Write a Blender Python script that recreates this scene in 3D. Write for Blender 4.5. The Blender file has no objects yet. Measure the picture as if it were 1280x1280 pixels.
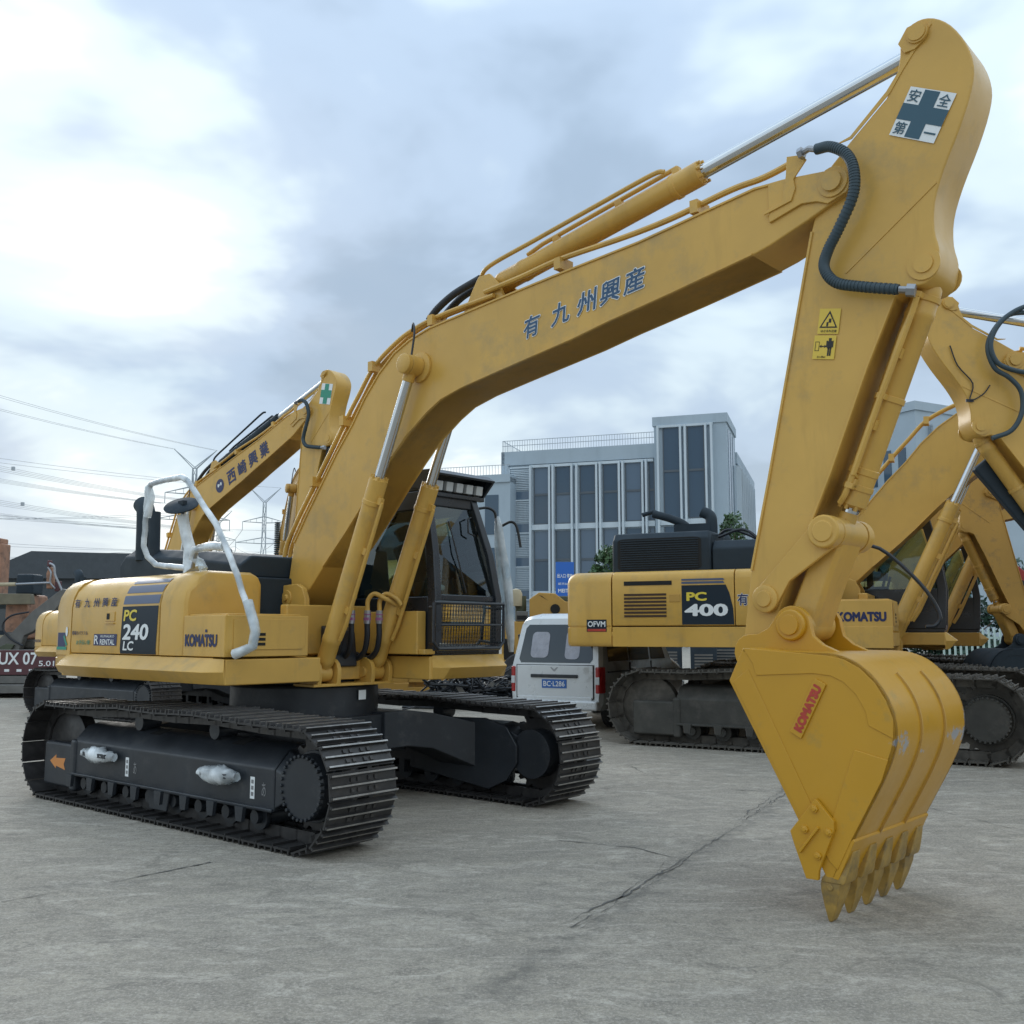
import bpy, bmesh, math, random
from mathutils import Vector, Matrix
rnd = random.Random(7)
R = math.radians
S = bpy.context.scene
COL = S.collection

# ------------------------------------------------------------------ camera, sky, sun, exposure
cam = bpy.data.objects.new('camera', bpy.data.cameras.new('camera'))
COL.objects.link(cam)
cam.location = (0, 0, 1.55)
cam.rotation_euler = (R(90) + 0.121, 0, 0)
cam.data.sensor_width = 36
cam.data.lens = 36 * 1239 / 1280
cam.data.clip_start = 0.1
cam.data.clip_end = 3000
S.camera = cam
SUN_EL, SUN_AZ = 20, -25          # degrees; azimuth measured from +Y towards +X
W = bpy.data.worlds.new('World')
S.world = W
W.use_nodes = True
def world_sky():
    nt = W.node_tree; N = nt.nodes; L = nt.links
    N.clear()
    out = N.new('ShaderNodeOutputWorld'); bg = N.new('ShaderNodeBackground')
    bg.inputs['Strength'].default_value = 0.1
    L.new(bg.outputs[0], out.inputs[0])
    sky = N.new('ShaderNodeTexSky'); sky.sky_type = 'NISHITA'; sky.sun_disc = False
    sky.sun_elevation = R(SUN_EL); sky.sun_rotation = R(SUN_AZ)
    sky.air_density = 1.0; sky.dust_density = 1.0; sky.ozone_density = 1.0
    tc = N.new('ShaderNodeTexCoord'); sep = N.new('ShaderNodeSeparateXYZ')
    L.new(tc.outputs['Generated'], sep.inputs[0])
    def m(op, a, b=None, c=None, clamp=False):
        n = N.new('ShaderNodeMath'); n.operation = op; n.use_clamp = clamp
        for i, x in enumerate((a, b, c)):
            if x is None: continue
            if isinstance(x, (int, float)): n.inputs[i].default_value = x
            else: L.new(x, n.inputs[i])
        return n.outputs[0]
    zz = m('ADD', m('MAXIMUM', sep.outputs[2], 0.0), 0.22)
    cx = m('DIVIDE', sep.outputs[0], zz); cy = m('DIVIDE', sep.outputs[1], zz)
    comb = N.new('ShaderNodeCombineXYZ'); L.new(cx, comb.inputs[0]); L.new(cy, comb.inputs[1])
    def noise(scale, detail, rough, dist, off):
        mp = N.new('ShaderNodeMapping'); mp.inputs['Location'].default_value = off
        L.new(comb.outputs[0], mp.inputs[0])
        n = N.new('ShaderNodeTexNoise'); n.inputs['Scale'].default_value = scale
        n.inputs['Detail'].default_value = detail; n.inputs['Roughness'].default_value = rough
        n.inputs['Distortion'].default_value = dist
        L.new(mp.outputs[0], n.inputs['Vector']); return n.outputs['Fac']
    def ramp(x, stops):
        r = N.new('ShaderNodeValToRGB'); r.color_ramp.interpolation = 'EASE'
        e = r.color_ramp.elements
        e[0].position, e[0].color = stops[0][0], stops[0][1] + (1,)
        e[1].position, e[1].color = stops[-1][0], stops[-1][1] + (1,)
        for p, c in stops[1:-1]:
            k = e.new(p); k.color = c + (1,)
        L.new(x, r.inputs[0]); return r.outputs[0]
    n1 = noise(1.4, 5, 0.5, 0.25, SKY_OFF)
    shade = ramp(n1, SKY_STOPS)
    n2 = noise(0.9, 5, 0.5, 0.2, (5.2, 8.1, 0))
    cover = ramp(n2, [(0.40, (0.93,) * 3), (0.6, (1.0,) * 3)])
    mix = N.new('ShaderNodeMix'); mix.data_type = 'RGBA'
    L.new(cover, mix.inputs['Factor']); L.new(sky.outputs[0], mix.inputs['A']); L.new(shade, mix.inputs['B'])
    # pale band towards the horizon
    hz = m('POWER', m('SUBTRACT', 1.0, m('MAXIMUM', sep.outputs[2], 0.0)), 7.0, clamp=True)
    mix2 = N.new('ShaderNodeMix'); mix2.data_type = 'RGBA'
    L.new(m('MULTIPLY', hz, 0.75), mix2.inputs['Factor']); L.new(mix.outputs['Result'], mix2.inputs['A'])
    mix2.inputs['B'].default_value = (7.7, 8.5, 8.7, 1)
    z2 = m('MULTIPLY', m('MAXIMUM', sep.outputs[2], 0.0), m('MAXIMUM', sep.outputs[2], 0.0))
    gain = m('MULTIPLY_ADD', z2, 0.75, 0.96)
    vm = N.new('ShaderNodeVectorMath'); vm.operation = 'SCALE'
    L.new(mix2.outputs['Result'], vm.inputs[0]); L.new(gain, vm.inputs['Scale']); L.new(vm.outputs[0], bg.inputs['Color'])
SKY_OFF = (18.7, 6.3, 15.3)
SKY_STOPS = [(0.35, (3.5, 4.6, 6.0)), (0.46, (4.6, 5.9, 7.6)), (0.56, (7.0, 8.4, 9.3)), (0.66, (10.8, 11.3, 11.4))]
world_sky()
sd = bpy.data.lights.new('sun', 'SUN')
sd.energy = 1.0; sd.angle = R(28); sd.color = (1.0, 0.96, 0.9)
sun = bpy.data.objects.new('sun', sd); COL.objects.link(sun)
_d = Vector((math.sin(R(SUN_AZ)) * math.cos(R(SUN_EL)), math.cos(R(SUN_AZ)) * math.cos(R(SUN_EL)), math.sin(R(SUN_EL))))
sun.rotation_euler = _d.to_track_quat('Z', 'Y').to_euler()
S.view_settings.view_transform = 'Standard'
S.view_settings.look = 'None'
S.view_settings.gamma = 1
S.view_settings.use_curve_mapping = False
S.view_settings.exposure = 0.12
S.cycles.use_denoising = True
S.cycles.max_bounces = 6
S.cycles.transparent_max_bounces = 12

# ------------------------------------------------------------------ helpers
def tag(o, label=None, cat=None, group=None, kind=None):
    if label: o['label'] = label
    if cat: o['category'] = cat
    if group: o['group'] = group
    if kind: o['kind'] = kind
    return o
def thing(name, label, cat, loc=(0, 0, 0), rz=0, group=None, scale=1):
    o = bpy.data.objects.new(name, None); COL.objects.link(o)
    o.empty_display_size = 0.3
    o.location = loc; o.rotation_euler = (0, 0, rz); o.scale = (scale,) * 3
    return tag(o, label, cat, group)
def copy_obj(o, parent, loc=None, rot=None):
    c = o.copy(); COL.objects.link(c); c.parent = parent
    if loc is not None: c.location = loc
    if rot is not None: c.rotation_euler = rot
    return c

class MB:
    def __init__(s, xf=None): s.v = []; s.f = []; s.mi = []; s.xf = xf
    def add(s, vs, fs, m=0):
        o = len(s.v)
        s.v += [s.xf(v) for v in vs] if s.xf else [tuple(v) for v in vs]
        s.f += [tuple(i + o for i in f) for f in fs]; s.mi += [m] * len(fs)
        return s
    def box(s, x0, x1, y0, y1, z0, z1, m=0):
        return s.add([(x0,y0,z0),(x1,y0,z0),(x1,y1,z0),(x0,y1,z0),(x0,y0,z1),(x1,y0,z1),(x1,y1,z1),(x0,y1,z1)],
                     [(3,2,1,0),(4,5,6,7),(0,1,5,4),(1,2,6,5),(2,3,7,6),(3,0,4,7)], m)
    def obox(s, c, sx, sy, sz, rot, m=0):
        c = Vector(c); v = []
        for z in (-1, 1):
            for x, y in ((-1,-1),(1,-1),(1,1),(-1,1)):
                v.append(tuple(c + rot @ Vector((x*sx/2, y*sy/2, z*sz/2))))
        return s.add(v, [(3,2,1,0),(4,5,6,7),(0,1,5,4),(1,2,6,5),(2,3,7,6),(3,0,4,7)], m)
    def prism(s, pts, a, b, axis='y', m=0):
        n = len(pts)
        def P(p, t): return (p[0], t, p[1]) if axis == 'y' else ((t, p[0], p[1]) if axis == 'x' else (p[0], p[1], t))
        vs = [P(p, a) for p in pts] + [P(p, b) for p in pts]
        fs = [tuple(range(n)), tuple(range(2*n-1, n-1, -1))] + [(i, (i+1) % n, n+(i+1) % n, n+i) for i in range(n)]
        return s.add(vs, fs, m)
    def loft(s, rings, cap=True, closed=True, m=0):
        n = len(rings[0]); vs = [p for r in rings for p in r]; fs = []
        for k in range(len(rings)-1):
            for i in range(n if closed else n-1):
                j = (i+1) % n
                fs.append((k*n+i, k*n+j, (k+1)*n+j, (k+1)*n+i))
        if cap and closed: fs += [tuple(range(n)), tuple(range((len(rings)-1)*n, len(rings)*n))]
        return s.add(vs, fs, m)
    def cyl(s, p0, p1, r0, r1=None, n=16, m=0):
        return s.tube([p0, p1], r0, n, m, r1=r1)
    def tube(s, pts, r, n=8, m=0, r1=None, radii=None):
        pts = [Vector(p) for p in pts]; k = len(pts)
        T = [(pts[min(i+1, k-1)] - pts[max(i-1, 0)]).normalized() for i in range(k)]
        a = Vector((0,0,1)) if abs(T[0].z) < 0.9 else Vector((1,0,0))
        u = T[0].cross(a).normalized(); rings = []
        for i in range(k):
            u = (u - T[i] * u.dot(T[i])).normalized(); w = T[i].cross(u)
            rr = radii[i] if radii else (r if r1 is None else r + (r1-r)*i/(k-1))
            rings.append([tuple(pts[i] + (u*math.cos(q) + w*math.sin(q))*rr) for q in (2*math.pi*j/n for j in range(n))])
        return s.loft(rings, m=m)
    def lathe(s, c, ax, prof, n=20, m=0):
        c = Vector(c); ax = Vector(ax).normalized()
        a = Vector((0,0,1)) if abs(ax.z) < 0.9 else Vector((1,0,0))
        u = ax.cross(a).normalized(); w = ax.cross(u); rings = []
        for t, r in prof:
            rings.append([tuple(c + ax*t + (u*math.cos(q) + w*math.sin(q))*max(r, 1e-4)) for q in (2*math.pi*j/n for j in range(n))])
        return s.loft(rings, m=m)
    def build(s, name, mats, parent=None, bevel=0, smooth=38, seg=2, **kw):
        me = bpy.data.meshes.new(name); me.from_pydata(s.v, [], s.f)
        if not isinstance(mats, (list, tuple)): mats = [mats]
        for x in mats: me.materials.append(x)
        for p, k in zip(me.polygons, s.mi): p.material_index = k
        bm = bmesh.new(); bm.from_mesh(me)
        bmesh.ops.recalc_face_normals(bm, faces=bm.faces)
        lim = R(smooth)
        for f in bm.faces: f.smooth = True
        for e in bm.edges:
            e.smooth = len(e.link_faces) == 2 and e.calc_face_angle(9) < lim
        bm.to_mesh(me); bm.free()
        o = bpy.data.objects.new(name, me); COL.objects.link(o); o.parent = parent
        if bevel:
            b = o.modifiers.new('bevel', 'BEVEL'); b.width = bevel; b.segments = seg
            b.limit_method = 'ANGLE'; b.angle_limit = R(35); b.harden_normals = True
        return tag(o, **kw)
def curve(pts, k=6):
    """Catmull-Rom through pts"""
    P = [Vector(p) for p in pts]; P = [P[0]*2 - P[1]] + P + [P[-1]*2 - P[-2]]; out = []
    for i in range(1, len(P)-2):
        for j in range(k):
            t = j/k; a, b, c, d = P[i-1], P[i], P[i+1], P[i+2]
            out.append(0.5*((2*b) + (c-a)*t + (2*a-5*b+4*c-d)*t*t + (3*b-a-3*c+d)*t**3))
    out.append(P[-2]); return out
def arc(cx, cz, r, a0, a1, n=8):
    return [(cx + r*math.cos(R(a0 + (a1-a0)*i/n)), cz + r*math.sin(R(a0 + (a1-a0)*i/n))) for i in range(n+1)]
def rrect(x0, x1, y0, y1, r, n=3):
    return arc(x1-r, y0+r, r, -90, 0, n) + arc(x1-r, y1-r, r, 0, 90, n) + arc(x0+r, y1-r, r, 90, 180, n) + arc(x0+r, y0+r, r, 180, 270, n)

# ------------------------------------------------------------------ lettering (default font, turned into flat meshes)
_tx = {}
def text_geo(body):
    k = body
    if k not in _tx:
        cu = bpy.data.curves.new('lettering', 'FONT'); cu.body = body; cu.size = 1; 
        cu.resolution_u = 3; cu.fill_mode = 'FRONT'
        o = bpy.data.objects.new('lettering', cu); COL.objects.link(o)
        dg = bpy.context.evaluated_depsgraph_get(); dg.update()
        me = bpy.data.meshes.new_from_object(o.evaluated_get(dg))
        vs = [(v.co.x, v.co.y) for v in me.vertices]; fs = [tuple(p.vertices) for p in me.polygons]
        bpy.data.objects.remove(o); bpy.data.curves.remove(cu); bpy.data.meshes.remove(me)
        xs = [v[0] for v in vs] or [0, 1]; ys = [v[1] for v in vs] or [0, 1]
        _tx[k] = (vs, fs, min(xs), max(xs), min(ys), max(ys))
    return _tx[k]
def put_text(mb, body, o, u, v, w=None, h=None, weight=0.0, m=0, slant=0.0):
    """text centred on o, reading along u, up along v, fitted to w x h; weight thickens the strokes"""
    vs, fs, x0, x1, y0, y1 = text_geo(body)
    o, u, v = Vector(o), Vector(u), Vector(v); nn = u.cross(v).normalized()
    x0 -= weight; x1 += weight; y0 -= weight; y1 += weight
    sy = (h / max(y1-y0, 1e-6)) if h else None
    sx = (w / max(x1-x0, 1e-6)) if w else sy
    if sy is None: sy = sx
    cx, cy = (x0+x1)/2, (y0+y1)/2
    k = 10 if weight > 0 else 1
    for i in range(k):
        dx, dy = (weight*math.cos(6.2832*i/k), weight*math.sin(6.2832*i/k)) if weight > 0 else (0, 0)
        mb.add([o + u*((x+dx-cx)*sx + slant*(y-cy)*sy) + v*((y+dy-cy)*sy) + nn*(i*.00012) for x, y in vs], fs, m)
    return mb
def panel(mb, o, u, v, w, h, m=0, pts=None):
    o, u, v = Vector(o), Vector(u), Vector(v)
    q = pts or [(-.5,-.5),(.5,-.5),(.5,.5),(-.5,.5)]
    mb.add([o + u*(a*w) + v*(b*h) for a, b in q], [tuple(range(len(q)))], m); return mb

# ------------------------------------------------------------------ materials
def mat(name, col, rough=0.5, metal=0.0, vary=0.0, vscale=3.0, bump=0.0, bscale=40.0, dirt=None, coat=0.0, spec=None, alpha=None, trans=0.0, streak=None):
    m = bpy.data.materials.new(name); m.use_nodes = True
    nt = m.node_tree; N = nt.nodes; L = nt.links; b = N['Principled BSDF']
    b.inputs['Base Color'].default_value = tuple(col) + (1,); b.inputs['Roughness'].default_value = rough
    b.inputs['Metallic'].default_value = metal; b.inputs['Coat Weight'].default_value = coat
    b.inputs['Coat Roughness'].default_value = 0.15
    if spec is not None: b.inputs['Specular IOR Level'].default_value = spec
    if trans: b.inputs['Transmission Weight'].default_value = trans
    if vary or bump or dirt or streak:
        tc = N.new('ShaderNodeTexCoord')
    def noise(scale, detail=4, rough=0.6, stretch=None):
        n = N.new('ShaderNodeTexNoise'); n.inputs['Scale'].default_value = scale
        n.inputs['Detail'].default_value = detail; n.inputs['Roughness'].default_value = rough
        if stretch:
            mp = N.new('ShaderNodeMapping'); mp.inputs['Scale'].default_value = stretch
            L.new(tc.outputs['Object'], mp.inputs[0]); L.new(mp.outputs[0], n.inputs['Vector'])
        else: L.new(tc.outputs['Object'], n.inputs['Vector'])
        return n.outputs['Fac']
    def rng(x, a, b2, c, d):
        r = N.new('ShaderNodeMapRange'); L.new(x, r.inputs[0])
        for i, q in enumerate((a, b2, c, d)): r.inputs[i+1].default_value = q
        return r.outputs[0]
    def mixc(f, A, B, blend='MIX'):
        x = N.new('ShaderNodeMix'); x.data_type = 'RGBA'; x.blend_type = blend
        if isinstance(f, float): x.inputs['Factor'].default_value = f
        else: L.new(f, x.inputs['Factor'])
        for q, nm in ((A, 'A'), (B, 'B')):
            if isinstance(q, tuple): x.inputs[nm].default_value = q + (1,)
            else: L.new(q, x.inputs[nm])
        return x.outputs['Result']
    c = tuple(col)
    if vary:
        f = rng(noise(vscale), 0.3, 0.7, 0.0, 1.0)
        c = mixc(f, tuple(x*(1-vary) for x in col), tuple(min(x*(1+vary), 1) for x in col))
        L.new(rng(noise(vscale*2.3), 0.3, 0.7, max(rough-0.08, 0.05), min(rough+0.12, 1)), b.inputs['Roughness'])
    if dirt:
        dc, amount, dscale = dirt
        c = mixc(rng(noise(dscale, 6, 0.7), 0.62-amount*0.25, 0.8-amount*0.15, 0.0, 1.0), c, tuple(dc))
    if streak:
        sc, amount, st = streak
        c = mixc(rng(noise(1.0, 5, 0.65, st), 0.55, 0.75, 0.0, amount), c, tuple(sc))
    if not isinstance(c, tuple): L.new(c, b.inputs['Base Color'])
    if bump:
        bp = N.new('ShaderNodeBump'); bp.inputs['Strength'].default_value = bump; bp.inputs['Distance'].default_value = 0.01
        L.new(noise(bscale, 5), bp.inputs['Height']); L.new(bp.outputs[0], b.inputs['Normal'])
    if alpha is not None:
        b.inputs['Alpha'].default_value = alpha
    return m
def add_wear(m, patches, metal_col):
    nt = m.node_tree; N = nt.nodes; L = nt.links; b = N['Principled BSDF']
    tc = N.new('ShaderNodeTexCoord'); n = N.new('ShaderNodeTexNoise'); n.inputs['Scale'].default_value = 11; n.inputs['Detail'].default_value = 7; n.inputs['Roughness'].default_value = .75
    L.new(tc.outputs['Object'], n.inputs['Vector']); tot = None
    for c, r in patches:
        mp = N.new('ShaderNodeMapping'); mp.vector_type = 'POINT'
        mp.inputs['Location'].default_value = tuple(-q/k for q, k in zip(c, r)); mp.inputs['Scale'].default_value = tuple(1/k for k in r)
        L.new(tc.outputs['Object'], mp.inputs[0]); ln = N.new('ShaderNodeVectorMath'); ln.operation = 'LENGTH'; L.new(mp.outputs[0], ln.inputs[0])
        a = N.new('ShaderNodeMath'); a.operation = 'SUBTRACT'; a.inputs[0].default_value = 1.0; L.new(ln.outputs['Value'], a.inputs[1])
        if tot is None: tot = a.outputs[0]
        else:
            x = N.new('ShaderNodeMath'); x.operation = 'MAXIMUM'; L.new(tot, x.inputs[0]); L.new(a.outputs[0], x.inputs[1]); tot = x.outputs[0]
    s = N.new('ShaderNodeMath'); s.operation = 'MULTIPLY_ADD'; s.inputs[1].default_value = 1.0; L.new(tot, s.inputs[0])
    k = N.new('ShaderNodeMath'); k.operation = 'MULTIPLY_ADD'; k.inputs[1].default_value = 3.6; k.inputs[2].default_value = -1.9; L.new(n.outputs['Fac'], k.inputs[0])
    L.new(k.outputs[0], s.inputs[2])
    r = N.new('ShaderNodeMapRange'); r.inputs[1].default_value = .22; r.inputs[2].default_value = .5; L.new(s.outputs[0], r.inputs[0])
    old = b.inputs['Base Color'].links[0].from_socket; mx = N.new('ShaderNodeMix'); mx.data_type = 'RGBA'
    L.new(r.outputs[0], mx.inputs['Factor']); L.new(old, mx.inputs['A']); mx.inputs['B'].default_value = tuple(metal_col) + (1,)
    L.new(mx.outputs['Result'], b.inputs['Base Color'])
    mm = N.new('ShaderNodeMath'); mm.operation = 'MULTIPLY'; mm.inputs[1].default_value = .7; L.new(r.outputs[0], mm.inputs[0]); L.new(mm.outputs[0], b.inputs['Metallic'])
def glassmat(name, tint, gloss=1.0, rough=0.02):
    m = bpy.data.materials.new(name); m.use_nodes = True
    nt = m.node_tree; N = nt.nodes; L = nt.links; N.clear()
    o = N.new('ShaderNodeOutputMaterial'); t = N.new('ShaderNodeBsdfTransparent'); t.inputs[0].default_value = tuple(tint) + (1,)
    g = N.new('ShaderNodeBsdfGlossy'); g.inputs['Roughness'].default_value = rough; g.inputs[0].default_value = (.9, .95, .95, 1)
    f = N.new('ShaderNodeFresnel'); f.inputs[0].default_value = 1.5
    mm = N.new('ShaderNodeMath'); mm.operation = 'MULTIPLY'; mm.inputs[1].default_value = gloss; mm.use_clamp = True
    L.new(f.outputs[0], mm.inputs[0])
    x = N.new('ShaderNodeMixShader'); L.new(mm.outputs[0], x.inputs[0]); L.new(t.outputs[0], x.inputs[1]); L.new(g.outputs[0], x.inputs[2])
    L.new(x.outputs[0], o.inputs[0]); return m

M = {}
YC = (0.61, 0.36, 0.078)
M['yel'] = mat('yellow_paint', YC, 0.36, vary=0.08, vscale=1.6, coat=0.12, bump=0.04, bscale=9, dirt=((0.42, 0.28, 0.10), 0.35, 2.2), streak=((0.36, 0.21, 0.05), 0.4, (5, 5, 0.7)), spec=.4)
M['yel_old'] = mat('worn_yellow_paint', (0.50, 0.285, 0.06), 0.5, vary=0.10, vscale=1.5, dirt=((0.20, 0.14, 0.07), 0.35, 3.0), bump=0.03)
M['buck'] = mat('bucket_paint', (0.54, 0.275, 0.014), 0.36, vary=0.05, vscale=1.5, coat=0.15, dirt=((0.38, 0.24, 0.05), 0.1, 4.0), bump=0.03, bscale=18)
add_wear(M['buck'], [((5.85, -.43, .95), (.055, .14, .085)), ((5.85, .36, .96), (.05, .15, .07)), ((5.85, .53, .96), (.06, .05, .26)), ((5.85, -.53, .93), (.035, .05, .16)), ((5.85, -.10, .90), (.05, .08, .03))], (0.50, 0.50, 0.52))
M['teeth'] = mat('bucket_tooth_paint', (0.36, 0.22, 0.05), 0.5, vary=0.25, vscale=9, dirt=((0.16, 0.12, 0.06), 0.5, 7), bump=0.1)
M['blk'] = mat('black_frame_paint', (0.022, 0.026, 0.032), 0.42, vary=0.25, vscale=2.0, dirt=((0.06, 0.06, 0.06), 0.25, 4), bump=0.04)
M['cab'] = mat('dark_cab_paint', (0.016, 0.02, 0.027), 0.3, vary=0.2, vscale=2, coat=0.2)
M['hood'] = mat('dark_hood_paint', (0.022, 0.034, 0.046), 0.6, vary=0.2, vscale=2, spec=.3)
M['trk'] = mat('track_shoe_steel', (0.05, 0.048, 0.048), 0.38, metal=0.35, vary=0.3, vscale=8, dirt=((0.075, 0.068, 0.06), 0.35, 9), bump=0.08)
M['bar'] = mat('bare_grouser_edge', (0.36, 0.35, 0.335), 0.38, metal=0.7, vary=0.3, vscale=10)
M['trk_d'] = mat('dusty_track_steel', (0.09, 0.082, 0.07), 0.75, vary=0.3, vscale=5, dirt=((0.15, 0.135, 0.115), 0.45, 5), bump=0.15)
M['blk_d'] = mat('dusty_black_paint', (0.055, 0.053, 0.046), 0.7, vary=0.3, vscale=3, dirt=((0.10, 0.09, 0.078), 0.45, 4), bump=0.1)
M['chrome'] = mat('chrome_rod', (0.62, 0.64, 0.66), 0.13, metal=1.0)
M['dull'] = mat('dull_metal', (0.33, 0.34, 0.36), 0.4, metal=0.8, vary=0.2)
M['rub'] = mat('black_rubber_hose', (0.018, 0.021, 0.027), 0.5, bump=0.2, bscale=60)
M['bluehose'] = mat('blue_grey_hose', (0.035, 0.06, 0.075), 0.5)
M['decal'] = mat('dark_decal_film', (0.014, 0.024, 0.036), 0.5, spec=.25)
M['stripe'] = mat('grey_stripe_film', (0.075, 0.10, 0.17), 0.35)
M['navy'] = mat('navy_print', (0.012, 0.02, 0.09), 0.4)
M['txtblue'] = mat('teal_blue_print', (0.02, 0.075, 0.16), 0.4)
M['white'] = mat('white_print', (0.78, 0.8, 0.8), 0.5)
M['txty'] = mat('yellow_print', (0.75, 0.58, 0.06), 0.4)
M['teal'] = mat('dark_teal_print', (0.03, 0.09, 0.13), 0.4)
M['green'] = mat('green_print', (0.02, 0.26, 0.17), 0.4)
M['red'] = mat('red_print', (0.45, 0.05, 0.03), 0.45, vary=0.15, vscale=20)
M['black'] = mat('black_print', (0.012, 0.012, 0.012), 0.5)
M['stick'] = mat('yellow_sticker', (0.72, 0.50, 0.06), 0.4)
M['notice'] = mat('faded_notice', (0.40, 0.33, 0.10), 0.6)
M['orange'] = mat('orange_arrow', (0.62, 0.24, 0.06), 0.5)
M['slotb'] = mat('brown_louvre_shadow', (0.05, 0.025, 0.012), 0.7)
M['gap'] = mat('dark_recess', (0.01, 0.01, 0.01), 0.8)
M['glass'] = glassmat('cab_glass', (0.55, 0.68, 0.68), 1.8)
M['glass_low'] = glassmat('lower_cab_glass', (0.45, 0.56, 0.56), 0.8)
M['seat'] = mat('seat_fabric', (0.03, 0.033, 0.04), 0.8)
M['lamp'] = mat('lamp_lens', (0.55, 0.58, 0.6), 0.15, coat=0.5)
M['purple'] = mat('fitting_tag', (0.32, 0.10, 0.24), 0.4)
def wrapmat():
    m = mat('plastic_wrap', (0.80, 0.84, 0.86), 0.25, vary=0.06, vscale=12, coat=0.4, bump=0.25, bscale=30)
    nt = m.node_tree; b = nt.nodes['Principled BSDF']
    tr = nt.nodes.new('ShaderNodeBsdfTransparent'); tr.inputs[0].default_value = (.9, .95, .97, 1)
    mx = nt.nodes.new('ShaderNodeMixShader'); n = nt.nodes.new('ShaderNodeTexNoise'); n.inputs['Scale'].default_value = 5
    r = nt.nodes.new('ShaderNodeMapRange'); r.inputs[1].default_value = 0.35; r.inputs[2].default_value = 0.65; r.inputs[3].default_value = 0.35; r.inputs[4].default_value = 1.0
    tc = nt.nodes.new('ShaderNodeTexCoord'); nt.links.new(tc.outputs['Object'], n.inputs['Vector'])
    nt.links.new(n.outputs['Fac'], r.inputs[0]); nt.links.new(r.outputs[0], mx.inputs[0])
    nt.links.new(tr.outputs[0], mx.inputs[1]); nt.links.new(b.outputs[0], mx.inputs[2])
    nt.links.new(mx.outputs[0], nt.nodes['Material Output'].inputs[0]); return m
M['wrap'] = wrapmat()
# ------------------------------------------------------------------ tracked undercarriage
_shoe = {}
def shoe_mesh(mb=None):
    m = mb or MB()
    m.box(-.092, .092, -.305, .305, .008, .022)
    for x, hgt in ((-.074, .050), (0, .044), (.074, .048)):
        m.loft([[(x-.011, y, .02), (x+.011, y, .02), (x+.006, y, hgt), (x-.006, y, hgt)] for y in (-.303, .303)])
        m.add([(x-.006, -.303, hgt+.0008), (x+.006, -.303, hgt+.0008), (x+.006, .303, hgt+.0008), (x-.006, .303, hgt+.0008)], [(0,1,2,3)], 1)
    m.box(-.096, -.088, -.305, .305, -.008, .016)
    for y in (-.11, -.05, .05, .11):
        m.box(-.05, -.022, y-.014, y+.014, .02, .032); m.box(.022, .05, y-.014, y+.014, .02, .032)
    return m
def belt_path():
    a, r, zc = 1.88, .40, .452
    top = [(1.88, .852), (1.3, .858), (.6, .886), (0, .872), (-.6, .884), (-1.3, .85), (-1.88, .852)]
    p = [(-1.88 + 3.76*i/24, zc - r) for i in range(25)]
    p += arc(a, zc, r, -90, 90, 14)[1:-1]
    for (x0, z0), (x1, z1) in zip(top, top[1:]):
        p += [(x0 + (x1-x0)*i/6, z0 + (z1-z0)*i/6) for i in range(6)]
    p += arc(-a, zc, r, 90, 270, 14)[:-1]
    return p
def belt_samples(n):
    p = belt_path(); p = p + [p[0]]
    d = [0]
    for q0, q1 in zip(p, p[1:]): d.append(d[-1] + math.dist(q0, q1))
    out = []; k = 0
    for i in range(n):
        t = d[-1]*i/n
        while d[k+1] < t: k += 1
        f = (t-d[k])/(d[k+1]-d[k]); a, b = p[k], p[k+1]
        out.append((a[0]+(b[0]-a[0])*f, a[1]+(b[1]-a[1])*f, math.atan2(b[1]-a[1], b[0]-a[0])))
    return out, d[-1]/n
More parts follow.
